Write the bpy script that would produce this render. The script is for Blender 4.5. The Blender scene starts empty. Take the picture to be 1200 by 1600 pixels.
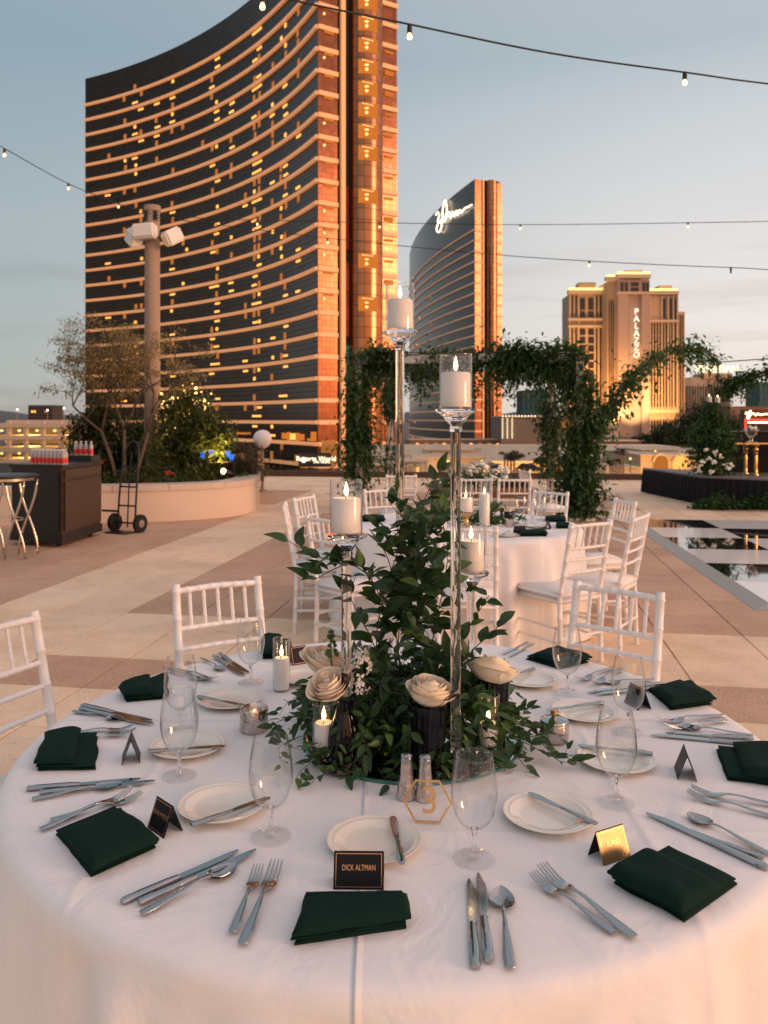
import bpy, bmesh, math, random
from mathutils import Vector, Matrix, noise
import numpy as np
random.seed(7)
scene = bpy.context.scene
R = math.radians
F, Y0, H, T = 1270.0, 655.0, 1.555, 0.755      # focal (px of a 1200x1600 frame), horizon row, eye height, table height

# ------------------------------------------------------------------ camera
cam_d = bpy.data.cameras.new("camera")
cam = bpy.data.objects.new("camera", cam_d)
scene.collection.objects.link(cam)
cam.location = (0, 0, H)
cam.rotation_euler = (R(90), 0, 0)
cam_d.sensor_fit = 'VERTICAL'
cam_d.sensor_height = 36.0
cam_d.sensor_width = 27.0
cam_d.lens = F / 1600 * 36.0
cam_d.shift_y = -(800 - Y0) / 1600.0
cam_d.clip_start = 0.05
cam_d.clip_end = 9000
cam_d.dof.use_dof = True
cam_d.dof.focus_distance = 1.95
cam_d.dof.aperture_fstop = 7.0
scene.camera = cam

# ------------------------------------------------------------------ sky, sun, exposure
SUN_AZ, SUN_EL = 112.0, 2.0
world = bpy.data.worlds.new("World")
scene.world = world
world.use_nodes = True
nt = world.node_tree
for n in list(nt.nodes): nt.nodes.remove(n)
out = nt.nodes.new("ShaderNodeOutputWorld")
bg = nt.nodes.new("ShaderNodeBackground")
sky = nt.nodes.new("ShaderNodeTexSky")
sky.sky_type = 'NISHITA'
sky.sun_disc = False
sky.sun_elevation = R(SUN_EL)
sky.sun_rotation = R(SUN_AZ)
sky.altitude = 600
sky.dust_density = 1.0
sky.ozone_density = 3.0
def wn(kind, **kw):
    n = nt.nodes.new(kind)
    for k, v in kw.items(): setattr(n, k, v)
    return n
def wmath(op, a, b=None, c=None):
    n = wn('ShaderNodeMath', operation=op)
    for i, v in enumerate((a, b, c)):
        if v is None: continue
        if isinstance(v, (int, float)): n.inputs[i].default_value = v
        else: nt.links.new(v, n.inputs[i])
    return n.outputs[0]
wtc = wn('ShaderNodeTexCoord'); wsp = wn('ShaderNodeSeparateXYZ'); nt.links.new(wtc.outputs['Generated'], wsp.inputs[0])
wx, wy, wz = wsp.outputs
hl = wmath('SQRT', wmath('ADD', wmath('ADD', wmath('MULTIPLY', wx, wx), wmath('MULTIPLY', wy, wy)), 1e-5))
sdot = wmath('DIVIDE', wmath('ADD', wmath('MULTIPLY', wx, math.sin(R(SUN_AZ))), wmath('MULTIPLY', wy, math.cos(R(SUN_AZ)))), hl)
def ramp(stops):                         # evening veil: colour by height above the horizon
    r = wn('ShaderNodeValToRGB'); el = r.color_ramp.elements
    while len(el) < len(stops): el.new(.5)
    for e_, (p, c) in zip(el, stops): e_.position = p; e_.color = (*c, 1)
    r.color_ramp.interpolation = 'LINEAR'
    nt.links.new(wz, r.inputs[0]); return r.outputs[0]
r_e = ramp([(0,(.41,.40,.37)),(.055,(.385,.418,.400)),(.22,(.355,.415,.435)),(.40,(.255,.345,.405)),(1,(.54,.49,.52))])
r_m = ramp([(0,(.82,.71,.62)),(.12,(.81,.745,.70)),(.28,(.64,.645,.65)),(.35,(.54,.575,.60)),(.40,(.43,.49,.525)),(.62,(.50,.49,.52)),(1,(.54,.49,.52))])
r_w = ramp([(0,(2.7,1.2,.40)),(.09,(2.2,1.05,.42)),(.19,(1.35,.85,.58)),(.30,(1.0,.74,.62)),(.7,(1.05,.74,.72)),(1,(.54,.49,.52))])
def wmap(lo, hi):
    n = wn('ShaderNodeMapRange', interpolation_type='SMOOTHSTEP'); n.inputs[1].default_value = lo; n.inputs[2].default_value = hi
    nt.links.new(sdot, n.inputs[0]); return n.outputs[0]
def wmix(f, a, b, blend='MIX'):
    n = wn('ShaderNodeMix', data_type='RGBA', blend_type=blend)
    if isinstance(f, (int, float)): n.inputs[0].default_value = f
    else: nt.links.new(f, n.inputs[0])
    for s_, v in ((6, a), (7, b)):
        if isinstance(v, tuple): n.inputs[s_].default_value = (*v, 1)
        else: nt.links.new(v, n.inputs[s_])
    return n.outputs[2]
veil = wmix(wmap(.05, .85), wmix(wmap(-.85, .12), r_e, r_m), r_w)
# thin streaks of evening cloud, low in the sky
cm = wn('ShaderNodeMapping'); cm.inputs['Scale'].default_value = (1.2, 1.2, 9); nt.links.new(wtc.outputs['Generated'], cm.inputs[0])
cn = wn('ShaderNodeTexNoise'); cn.inputs['Scale'].default_value = 2.6; cn.inputs['Detail'].default_value = 6; cn.inputs['Roughness'].default_value = .6
nt.links.new(cm.outputs[0], cn.inputs['Vector'])
cr = wn('ShaderNodeMapRange', interpolation_type='SMOOTHSTEP'); cr.inputs[1].default_value = .46; cr.inputs[2].default_value = .66; nt.links.new(cn.outputs[0], cr.inputs[0])
lowm = wn('ShaderNodeMapRange', interpolation_type='SMOOTHSTEP'); lowm.inputs[1].default_value = .32; lowm.inputs[2].default_value = .06; lowm.inputs[3].default_value = 0; lowm.inputs[4].default_value = 1; nt.links.new(wz, lowm.inputs[0])
cfac = wmath('MULTIPLY', wmath('MULTIPLY', cr.outputs[0], lowm.outputs[0]), .9)
veil = wmix(cfac, veil, wmix(1.0, veil, (.83, .81, .81), 'MULTIPLY'))
nis = wmix(1.0, sky.outputs[0], (.10, .10, .10), 'MULTIPLY')     # the clear air behind the veil, at strength 0.10
nt.links.new(wmix(.86, nis, veil), bg.inputs[0])
bg.inputs[1].default_value = 1.0
nt.links.new(bg.outputs[0], out.inputs[0])

sun_d = bpy.data.lights.new("sun", 'SUN')
sun_d.energy = 1.35
sun_d.angle = R(16)
sun_d.color = (1.0, 0.56, 0.34)
sun = bpy.data.objects.new("sun", sun_d)
scene.collection.objects.link(sun)
sun.rotation_euler = (R(90 - 10), 0, R(180 - SUN_AZ))
sun.location = (30, -30, 20)

scene.view_settings.view_transform = 'Standard'
scene.view_settings.look = 'None'
scene.view_settings.exposure = 0.33
scene.view_settings.gamma = 1.0
scene.view_settings.use_curve_mapping = False
cy = scene.cycles
cy.use_denoising = True
cy.caustics_reflective = False
cy.caustics_refractive = False
cy.max_bounces = 10
cy.transparent_max_bounces = 24
cy.transmission_bounces = 10
cy.glossy_bounces = 5
cy.diffuse_bounces = 3
cy.sample_clamp_indirect = 4.0

# ------------------------------------------------------------------ helpers
COL = scene.collection

def P(px, py, D):                       # a photo pixel at distance D -> world point
    return Vector(((px - 600) * D / F, D, H - (py - Y0) * D / F))

def onz(px, py, z=T):                   # the point of the horizontal plane z under a photo pixel
    return P(px, py, F * (H - z) / (py - Y0))

class G:
    """collects geometry for ONE mesh object"""
    def __init__(s): s.v = []; s.f = []; s.mi = []; s.cur = 0
    def add(s, vs, fs):
        o = len(s.v); s.v += [tuple(q) for q in vs]
        for f in fs: s.f.append([i + o for i in f]); s.mi.append(s.cur)
        return s
    def box(s, c, d, rz=0, m=None):
        x, y, z = d[0]/2, d[1]/2, d[2]/2
        ca, sa = math.cos(rz), math.sin(rz)
        vs = []
        for a, b, e in ((-1,-1,-1),(1,-1,-1),(1,1,-1),(-1,1,-1),(-1,-1,1),(1,-1,1),(1,1,1),(-1,1,1)):
            q = Vector((c[0]+a*x*ca-b*y*sa, c[1]+a*x*sa+b*y*ca, c[2]+e*z))
            vs.append(m @ q if m else q)
        return s.add(vs, [(0,3,2,1),(4,5,6,7),(0,1,5,4),(1,2,6,5),(2,3,7,6),(3,0,4,7)])
    def tube(s, pts, r, n=8, cap=True):
        pts = [Vector(p) for p in pts]
        rs = r if isinstance(r, (list, tuple)) else [r]*len(pts)
        vs = []; fs = []; prev = None
        for i, p in enumerate(pts):
            t = (pts[min(i+1, len(pts)-1)] - pts[max(i-1, 0)])
            t = t.normalized() if t.length > 1e-9 else Vector((0,0,1))
            if prev is None:
                a = Vector((1,0,0)) if abs(t.x) < .8 else Vector((0,1,0))
                u = t.cross(a).normalized()
            else:
                u = (prev - t*prev.dot(t)); u = u.normalized() if u.length > 1e-6 else t.orthogonal().normalized()
            prev = u; w = t.cross(u)
            for k in range(n):
                a = 2*math.pi*k/n
                vs.append(p + (u*math.cos(a) + w*math.sin(a))*rs[i])
        for i in range(len(pts)-1):
            for k in range(n):
                k2 = (k+1) % n
                fs.append((i*n+k, i*n+k2, (i+1)*n+k2, (i+1)*n+k))
        if cap:
            fs.append(tuple(range(n-1, -1, -1))); fs.append(tuple((len(pts)-1)*n+k for k in range(n)))
        return s.add(vs, fs)
    def lathe(s, prof, n=32, c=(0,0,0), closed=False, a0=0.0):
        vs = []; fs = []; m = len(prof)
        for k in range(n):
            a = 2*math.pi*k/n + a0
            for r, z in prof: vs.append((c[0]+r*math.cos(a), c[1]+r*math.sin(a), c[2]+z))
        for k in range(n):
            k2 = (k+1) % n
            for i in range(m - (0 if closed else 1)):
                j = (i+1) % m
                q = [k*m+i, k2*m+i, k2*m+j, k*m+j]
                if prof[i][0] < 1e-7: q = [q[0], q[2], q[3]]
                elif prof[j][0] < 1e-7: q = [q[0], q[1], q[2]]
                fs.append(tuple(q))
        return s.add(vs, fs)
    def ball(s, c, r, n=10, m=7, sc=(1,1,1)):
        prof = [(max(0, math.sin(math.pi*i/m)), -math.cos(math.pi*i/m)) for i in range(m+1)]
        prof[0] = (0, -1); prof[-1] = (0, 1)
        g = G().lathe(prof, n)
        return s.add([(c[0]+v[0]*r*sc[0], c[1]+v[1]*r*sc[1], c[2]+v[2]*r*sc[2]) for v in g.v], g.f)
    def prism(s, poly, z0, z1):
        n = len(poly)
        vs = [(p[0], p[1], z0) for p in poly] + [(p[0], p[1], z1) for p in poly]
        return s.add(vs, [tuple(range(n-1,-1,-1)), tuple(range(n, 2*n))] + [(i, (i+1)%n, n+(i+1)%n, n+i) for i in range(n)])
    def strip(s, poly_pts, widths, thick, up=Vector((0,0,1))):
        """a bar swept along points, lying flat, with widths and thickness"""
        pts = [Vector(p) for p in poly_pts]; vs = []; fs = []
        th = thick if isinstance(thick, (list, tuple)) else [thick]*len(pts)
        for i, p in enumerate(pts):
            t = (pts[min(i+1,len(pts)-1)] - pts[max(i-1,0)]).normalized()
            sd = t.cross(up).normalized(); nn = sd.cross(t).normalized()
            w = widths[i]/2; h = th[i]/2
            for a, b in ((-1,-.35),(-.55,-1),(.55,-1),(1,-.35),(1,.35),(.55,1),(-.55,1),(-1,.35)):
                vs.append(p + sd*a*w + nn*b*h)
        for i in range(len(pts)-1):
            for k in range(8):
                k2 = (k+1) % 8
                fs.append((i*8+k, i*8+k2, (i+1)*8+k2, (i+1)*8+k))
        fs.append(tuple(range(7,-1,-1))); fs.append(tuple((len(pts)-1)*8+k for k in range(8)))
        return s.add(vs, fs)
    def merge(s, g, m=None):
        return s.add([m @ Vector(v) for v in g.v] if m else g.v, g.f)
    def mesh(s, name, mats, smooth=False, fixn=True):
        me = bpy.data.meshes.new(name)
        me.from_pydata(s.v, [], s.f)
        for m in (mats if isinstance(mats, (list, tuple)) else [mats]): me.materials.append(m)
        if max(s.mi, default=0): me.polygons.foreach_set('material_index', s.mi)
        if fixn:
            bm = bmesh.new(); bm.from_mesh(me)
            bmesh.ops.recalc_face_normals(bm, faces=bm.faces)
            bm.to_mesh(me); bm.free()
        if smooth:
            me.polygons.foreach_set('use_smooth', [True]*len(me.polygons))
            if smooth is not True:
                me.set_sharp_from_angle(angle=R(smooth))
        me.update()
        return me
    def build(s, name, mats, parent=None, smooth=False, loc=None, fixn=True, **kw):
        return obj(name, s.mesh(name, mats, smooth, fixn), parent, loc, **kw)

def obj(name, me, parent=None, loc=None, rz=0, **kw):
    o = bpy.data.objects.new(name, me); COL.objects.link(o)
    if parent: o.parent = parent
    if loc is not None: o.location = loc
    if rz: o.rotation_euler = (0, 0, rz)
    for k, v in kw.items(): o[k] = v
    return o

def tag(o, label, cat, group=None):
    o['label'] = label; o['category'] = cat
    if group: o['group'] = group
    return o

def thing(name, label, cat, loc=(0,0,0), rz=0, group=None):
    return tag(obj(name, None, None, loc, rz), label, cat, group)

def dup(root, loc, rz=0, label=None, group=None, scale=None):
    def cp(o, par):
        c = o.copy(); COL.objects.link(c)
        if par: c.parent = par
        for ch in o.children: cp(ch, c)
        return c
    r = cp(root, None); r.location = loc; r.rotation_euler = (0, 0, rz)
    if label: r['label'] = label
    if group: r['group'] = group
    if scale: r.scale = scale
    return r

# ------------------------------------------------------------------ materials
def M(name, col, rough=.5, metal=0.0, var=None, bump=None, spec=.5, emit=None, trans=0, sss=0, rnd=0, coat=0, ior=1.45, sheen=0):
    m = bpy.data.materials.new(name); m.use_nodes = True
    nt = m.node_tree; b = nt.nodes['Principled BSDF']
    b.inputs['Base Color'].default_value = (*col, 1)
    b.inputs['Roughness'].default_value = rough
    b.inputs['Metallic'].default_value = metal
    b.inputs['Specular IOR Level'].default_value = spec
    b.inputs['IOR'].default_value = ior
    if trans: b.inputs['Transmission Weight'].default_value = trans
    if coat: b.inputs['Coat Weight'].default_value = coat
    if sheen: b.inputs['Sheen Weight'].default_value = sheen
    if sss:
        b.inputs['Subsurface Weight'].default_value = sss
        b.inputs['Subsurface Radius'].default_value = (.03, .015, .008)
    if emit:
        b.inputs['Emission Color'].default_value = (*emit[0], 1)
        b.inputs['Emission Strength'].default_value = emit[1]
    tc = None
    def coord():
        nonlocal tc
        if tc is None: tc = nt.nodes.new('ShaderNodeTexCoord')
        return tc.outputs['Object']
    last = None
    if var:                                  # (scale, other colour, contrast)
        n = nt.nodes.new('ShaderNodeTexNoise'); n.inputs['Scale'].default_value = var[0]; n.inputs['Detail'].default_value = 5
        n.inputs['Roughness'].default_value = .65
        nt.links.new(coord(), n.inputs['Vector'])
        r = nt.nodes.new('ShaderNodeValToRGB')
        r.color_ramp.elements[0].position = .5 - var[2]/2; r.color_ramp.elements[1].position = .5 + var[2]/2
        r.color_ramp.elements[0].color = (*col, 1); r.color_ramp.elements[1].color = (*var[1], 1)
        nt.links.new(n.outputs['Fac'], r.inputs['Fac'])
        last = r.outputs[0]
    if rnd:
        oi = nt.nodes.new('ShaderNodeObjectInfo')
        h = nt.nodes.new('ShaderNodeHueSaturation')
        mr = nt.nodes.new('ShaderNodeMapRange'); mr.inputs['To Min'].default_value = 1-rnd; mr.inputs['To Max'].default_value = 1+rnd
        nt.links.new(oi.outputs['Random'], mr.inputs['Value']); nt.links.new(mr.outputs[0], h.inputs['Value'])
        if last: nt.links.new(last, h.inputs['Color'])
        else: h.inputs['Color'].default_value = (*col, 1)
        last = h.outputs[0]
    if last: nt.links.new(last, b.inputs['Base Color'])
    if bump:                                 # (scale, strength, distance)
        n = nt.nodes.new('ShaderNodeTexNoise'); n.inputs['Scale'].default_value = bump[0]; n.inputs['Detail'].default_value = 4
        nt.links.new(coord(), n.inputs['Vector'])
        bp = nt.nodes.new('ShaderNodeBump'); bp.inputs['Strength'].default_value = bump[1]; bp.inputs['Distance'].default_value = bump[2]
        nt.links.new(n.outputs['Fac'], bp.inputs['Height']); nt.links.new(bp.outputs[0], b.inputs['Normal'])
    return m

def emitter(name, col, strength, sample=False):
    m = bpy.data.materials.new(name); m.use_nodes = True
    nt = m.node_tree; nt.nodes.remove(nt.nodes['Principled BSDF'])
    e = nt.nodes.new('ShaderNodeEmission'); e.inputs[0].default_value = (*col, 1); e.inputs[1].default_value = strength
    nt.links.new(e.outputs[0], nt.nodes['Material Output'].inputs[0])
    if not sample: m.cycles.emission_sampling = 'NONE'
    return m

def thin_glass(name, tint=(1,1,1), ior=1.45, rough=0.0, boost=1.0):
    m = bpy.data.materials.new(name); m.use_nodes = True
    nt = m.node_tree; nt.nodes.remove(nt.nodes['Principled BSDF'])
    t = nt.nodes.new('ShaderNodeBsdfTransparent'); t.inputs[0].default_value = (*tint, 1)
    g = nt.nodes.new('ShaderNodeBsdfGlossy'); g.inputs['Roughness'].default_value = rough
    fr = nt.nodes.new('ShaderNodeLayerWeight'); fr.inputs[0].default_value = .5
    pw = nt.nodes.new('ShaderNodeMath'); pw.operation = 'POWER'; pw.inputs[1].default_value = 4.2
    mm = nt.nodes.new('ShaderNodeMath'); mm.operation = 'MULTIPLY_ADD'; mm.inputs[1].default_value = .85*boost; mm.inputs[2].default_value = .035*boost; mm.use_clamp = True
    nt.links.new(fr.outputs['Facing'], pw.inputs[0])
    mx = nt.nodes.new('ShaderNodeMixShader')
    nt.links.new(pw.outputs[0], mm.inputs[0]); nt.links.new(mm.outputs[0], mx.inputs[0])
    nt.links.new(t.outputs[0], mx.inputs[1]); nt.links.new(g.outputs[0], mx.inputs[2])
    nt.links.new(mx.outputs[0], nt.nodes['Material Output'].inputs[0])
    return m

def facade_glass(name, col, metal, rough, cell, line, linecol):
    """reflective curtain-wall glass with a fine mullion grid (far away: cells of a couple of pixels)"""
    m = M(name, col, rough, metal)
    nt = m.node_tree; b = nt.nodes['Principled BSDF']
    uv = nt.nodes.new('ShaderNodeUVMap')
    br = nt.nodes.new('ShaderNodeTexBrick')
    br.offset = 0; br.squash = 1
    br.inputs['Scale'].default_value = 1
    br.inputs['Color1'].default_value = (*[c*.82 for c in col], 1); br.inputs['Color2'].default_value = (*[min(1, c*1.15) for c in col], 1)
    br.inputs['Mortar'].default_value = (*linecol, 1)
    br.inputs['Mortar Size'].default_value = line
    br.inputs['Brick Width'].default_value = cell[0]; br.inputs['Row Height'].default_value = cell[1]
    nt.links.new(uv.outputs[0], br.inputs['Vector'])
    nt.links.new(br.outputs['Color'], b.inputs['Base Color'])
    ms = nt.nodes.new('ShaderNodeMapRange'); ms.inputs['To Min'].default_value = rough; ms.inputs['To Max'].default_value = .5
    nt.links.new(br.outputs['Fac'], ms.inputs['Value']); nt.links.new(ms.outputs[0], b.inputs['Roughness'])
    return m

m_cloth = M('white_linen', (.80, .78, .77), .85, spec=.2, sheen=.15, bump=(900, .12, .001))
m_napkin = M('dark_green_linen', (.004, .021, .016), .8, spec=.12, bump=(1100, .4, .002))
m_steel = M('polished_steel', (.40, .42, .425), .09, 1.0)
m_china = M('ivory_china', (.80, .75, .66), .12, coat=.4)
m_card = M('black_card', (.008, .009, .012), .42, spec=.22)
m_glarecard = M('painted_glare_card', (.37, .275, .14), .40, .8, var=(160, (.30, .21, .09), .6))  # sunset glare on a glossy black card, painted as gold metal
m_goldink = M('copper_foil', (.75, .36, .17), .3, .8)
m_gold = M('gold_acrylic', (.78, .50, .22), .28, .7)
m_acrylic = thin_glass('clear_acrylic', (.985, .98, .975))
m_bowl = thin_glass('thin_crystal', (.985, .99, .99), boost=1.35)
m_foot = thin_glass('clear_foot', (.99, .992, .992), boost=.7)
m_crystal = M('solid_crystal', (1, 1, 1), .0, trans=1.0, ior=1.5)
m_wax = M('white_wax', (.93, .86, .80), .6, sss=.4, spec=.2)
m_wick = M('wick', (.02, .015, .01), .9)
m_flame = emitter('flame', (1.0, .60, .22), 13, True)
m_mirror = M('mirror', (.75, .80, .80), .02, 1.0)
m_mirroredge = M('green_glass_edge', (.05, .20, .19), .15, spec=.6)
m_blackvase = M('black_glass', (.004, .004, .007), .16, coat=.12, spec=.3)
m_mercury = M('mercury_glass', (.72, .66, .64), .22, .95, var=(60, (.45, .38, .36), .3), bump=(70, .35, .004))
m_mercgold = M('mercury_gold', (.80, .55, .28), .25, .95, var=(60, (.5, .3, .12), .3), bump=(70, .35, .004))
m_petal = M('cream_petal', (.96, .87, .71), .6, sss=.2, var=(22, (.95, .80, .62), .6), rnd=.04)
m_petal2 = M('blush_petal', (.95, .77, .60), .6, sss=.2, var=(22, (.96, .84, .70), .6), rnd=.04)
m_white_flower = M('white_blossom', (.84, .82, .74), .6, sss=.1)
def leafmat(name, c1, c2, rough=.38, sc=9.0, rnd=.3):
    m = M(name, c1, rough, var=(sc, c2, .5), rnd=rnd, spec=.35)
    nt = m.node_tree; b = nt.nodes['Principled BSDF']
    t = nt.nodes.new('ShaderNodeBsdfTranslucent'); t.inputs[0].default_value = (c2[0]*1.6, c2[1]*1.5, c2[2]*.8, 1)
    mx = nt.nodes.new('ShaderNodeMixShader'); mx.inputs[0].default_value = .18
    nt.links.new(b.outputs[0], mx.inputs[1]); nt.links.new(t.outputs[0], mx.inputs[2])
    nt.links.new(mx.outputs[0], nt.nodes['Material Output'].inputs[0])
    return m
m_leaf = leafmat('dark_leaf', (.009, .028, .011), (.038, .090, .026))
m_leaf_lt = leafmat('young_leaf', (.05, .10, .025), (.09, .16, .04))
m_gleaf = leafmat('garland_leaf', (.014, .044, .016), (.070, .150, .044), .5, 2.2)
m_bush = leafmat('bush_leaf', (.014, .038, .012), (.085, .10, .024), .55, 1.6)
m_olive = leafmat('olive_leaf', (.19, .145, .065), (.30, .23, .11), .6, 2)
m_treefar = leafmat('far_tree_leaf', (.012, .022, .010), (.03, .045, .018), .7, .12)
m_stem = M('vine_stem', (.045, .040, .022), .6)
m_bark = M('bark', (.14, .09, .065), .85, var=(14, (.07, .05, .04), .5), bump=(40, .6, .01))
m_chair = M('white_resin', (.80, .78, .77), .35, coat=.15)
m_cushion = M('white_cushion', (.80, .77, .75), .8, sheen=.1)
def slabmat(name, c1, c2, sc, rough, rnd, speck):
    """exposed-aggregate paving: fine chips, broad weathering stains and a tone of its own per slab, all in place coordinates"""
    m = M(name, c1, rough); nt = m.node_tree; b = nt.nodes['Principled BSDF']
    ge = nt.nodes.new('ShaderNodeNewGeometry'); pos = ge.outputs['Position']
    def nz(scale, detail, lo, hi, ro=.6):
        n = nt.nodes.new('ShaderNodeTexNoise'); n.inputs['Scale'].default_value = scale; n.inputs['Detail'].default_value = detail; n.inputs['Roughness'].default_value = ro
        nt.links.new(pos, n.inputs['Vector'])
        r = nt.nodes.new('ShaderNodeMapRange'); r.inputs[1].default_value = lo; r.inputs[2].default_value = hi; nt.links.new(n.outputs[0], r.inputs[0]); return r.outputs[0], n.outputs[0]
    def mix(f, a, b_, blend='MIX'):
        n = nt.nodes.new('ShaderNodeMix'); n.data_type = 'RGBA'; n.blend_type = blend
        if isinstance(f, float): n.inputs[0].default_value = f
        else: nt.links.new(f, n.inputs[0])
        for i, v in ((6, a), (7, b_)):
            if isinstance(v, tuple): n.inputs[i].default_value = (*v, 1)
            else: nt.links.new(v, n.inputs[i])
        return n.outputs[2]
    f1, raw = nz(sc, 3, .36, .64)
    col = mix(f1, c1, c2)
    v = nt.nodes.new('ShaderNodeTexVoronoi'); v.inputs['Scale'].default_value = 55; nt.links.new(pos, v.inputs['Vector'])
    vr = nt.nodes.new('ShaderNodeMapRange'); vr.inputs[1].default_value = .30; vr.inputs[2].default_value = .12; nt.links.new(v.outputs['Distance'], vr.inputs[0])
    f2, _ = nz(23, 2, .52, .66)
    mm = nt.nodes.new('ShaderNodeMath'); mm.operation = 'MULTIPLY'; nt.links.new(vr.outputs[0], mm.inputs[0]); nt.links.new(f2, mm.inputs[1])
    col = mix(mm.outputs[0], col, speck)
    f3, _ = nz(1.3, 6, .42, .75, .7); st = mix(f3, (1.0,1.0,1.0), (.74,.70,.66)); col = mix(1.0, col, st, 'MULTIPLY')
    f4, _ = nz(7, 4, .60, .72, .7); sp = mix(f4, (1.0,1.0,1.0), (.80,.76,.72)); col = mix(1.0, col, sp, 'MULTIPLY')
    oi = nt.nodes.new('ShaderNodeObjectInfo'); h = nt.nodes.new('ShaderNodeHueSaturation')
    mr = nt.nodes.new('ShaderNodeMapRange'); mr.inputs['To Min'].default_value = 1-rnd; mr.inputs['To Max'].default_value = 1+rnd
    nt.links.new(oi.outputs['Random'], mr.inputs['Value']); nt.links.new(mr.outputs[0], h.inputs['Value']); nt.links.new(col, h.inputs['Color'])
    nt.links.new(h.outputs[0], b.inputs['Base Color'])
    bp = nt.nodes.new('ShaderNodeBump'); bp.inputs['Strength'].default_value = .35; bp.inputs['Distance'].default_value = .003
    nt.links.new(raw, bp.inputs['Height']); nt.links.new(bp.outputs[0], b.inputs['Normal'])
    return m
m_light_slab = slabmat('light_aggregate', (.80, .57, .37), (.88, .68, .49), 60, .72, .05, (.52, .35, .23))
m_brown_slab = slabmat('brown_aggregate', (.46, .275, .17), (.68, .45, .31), 75, .7, .075, (.72, .52, .38))
m_joint = M('joint', (.06, .045, .035), .9)
m_stucco = M('cream_stucco', (.68, .55, .44), .85, var=(3, (.66, .52, .42), .6), bump=(90, .2, .004))
m_cap = M('pale_stone_cap', (.62, .52, .44), .7, var=(8, (.54, .44, .37), .6))
m_soil = M('soil', (.03, .022, .015), .95)
m_darkbeam = M('brown_beam', (.075, .035, .025), .5)
m_rail_glass = thin_glass('railing_glass', (.90, .93, .93), 1.5, boost=1.2)
m_white_paint = M('white_paint', (.78, .75, .72), .5, var=(6, (.68, .64, .60), .5))
m_black = M('black_paint', (.012, .011, .011), .4)
m_blackcloth = M('black_drape', (.007, .007, .009), .9, sheen=.05)
m_cart = M('dark_wood', (.040, .022, .015), .45, var=(12, (.06, .034, .022), .5), bump=(60, .15, .002))
m_chrome = M('brushed_chrome', (.62, .55, .47), .22, 1.0)
m_rubber = M('rubber', (.012, .012, .012), .8)
m_red = M('red_label', (.62, .03, .03), .35)
m_bottle = thin_glass('clear_plastic', (.93, .94, .95), 1.4, .05, 1.6)
m_water = M('bottle_body', (.75, .72, .72), .15, trans=.5, ior=1.33)
m_pole = M('tan_concrete', (.40, .29, .22), .8, var=(5, (.32, .22, .17), .6), bump=(40, .2, .005))
m_floodcase = M('white_plastic', (.78, .74, .71), .45)
m_globe = M('frosted_globe', (.80, .76, .78), .3, coat=.3)
m_cable = M('black_cable', (.010, .010, .010), .6)
m_bulb = emitter('warm_bulb', (1.0, .58, .22), 4.5, True)
m_bulboff = M('dark_bulb', (.03, .03, .03), .1, coat=.5)
m_wood = M('walnut_wood', (.22, .095, .038), .3, var=(10, (.14, .055, .02), .5), coat=.3)
m_goldmetal = M('gold_metal', (.80, .50, .19), .22, 1.0)
m_stage = M('grey_stage', (.20, .18, .17), .6)
m_dblack = M('gloss_black_panel', (.010, .010, .012), .04, coat=1.0)
m_dwhite = M('gloss_white_panel', (.82, .79, .75), .10, spec=.35)
m_ramp = M('aluminium_ramp', (.40, .37, .33), .45, .5)

# ================================================================== CITY
GZ = -20.0
m_ground = M('city_ground', (.16, .12, .09), .9, var=(.02, (.10, .08, .065), .5))
m_hill = M('desert_hill', (.10, .11, .12), .95, var=(.004, (.07, .08, .09), .5))
g = G(); g.add([(-6000,-3000,GZ),(6000,-3000,GZ),(6000,8000,GZ),(-6000,8000,GZ)], [(0,1,2,3)])
g.build('ground', m_ground, kind='structure')

def hills():
    g = G(); vs = []; n = 90
    for i in range(n+1):
        x = -5200 + i*10400/n
        h = 60 + 55*noise.noise((x*.0011, 3.1, 0)) + 26*noise.noise((x*.004, 7.7, 0)) + 10*noise.noise((x*.012, 1.2, 0))
        if x > 2000: h *= .6
        h *= 1.15
        for dy, k in ((0, -.35), (250, .55), (520, .85), (800, 1.0), (1600, -.35)):
            vs.append((x, 5600 + dy + 160*noise.noise((x*.002, dy*.01, 2)), GZ + max(-30, h*k + (0 if k in (1.0, -.35) else 14*noise.noise((x*.006, dy*.02, 9))))))
    fs = []
    for i in range(n):
        for j in range(4): fs.append((i*5+j, i*5+j+1, (i+1)*5+j+1, (i+1)*5+j))
    g.add(vs, fs); g.build('hills', m_hill, smooth=True, kind='structure')
hills()

def circle3(a, b, c):
    ax, ay = a; bx, by = b; cx, cyy = c
    d = 2*(ax*(by-cyy)+bx*(cyy-ay)+cx*(ay-by))
    ux = ((ax*ax+ay*ay)*(by-cyy)+(bx*bx+by*by)*(cyy-ay)+(cx*cx+cyy*cyy)*(ay-by))/d
    uy = ((ax*ax+ay*ay)*(cx-bx)+(bx*bx+by*by)*(ax-cx)+(cx*cx+cyy*cyy)*(bx-ax))/d
    return (ux, uy), math.hypot(ax-ux, ay-uy)
def arc(a, b, c, n):
    (ux, uy), r = circle3(a, b, c)
    t0 = math.atan2(a[1]-uy, a[0]-ux); t1 = math.atan2(c[1]-uy, c[0]-ux); tm = math.atan2(b[1]-uy, b[0]-ux)
    d = (t1-t0+math.pi) % (2*math.pi) - math.pi
    return [(ux+r*math.cos(t0+d*i/n), uy+r*math.sin(t0+d*i/n)) for i in range(n+1)]
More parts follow.
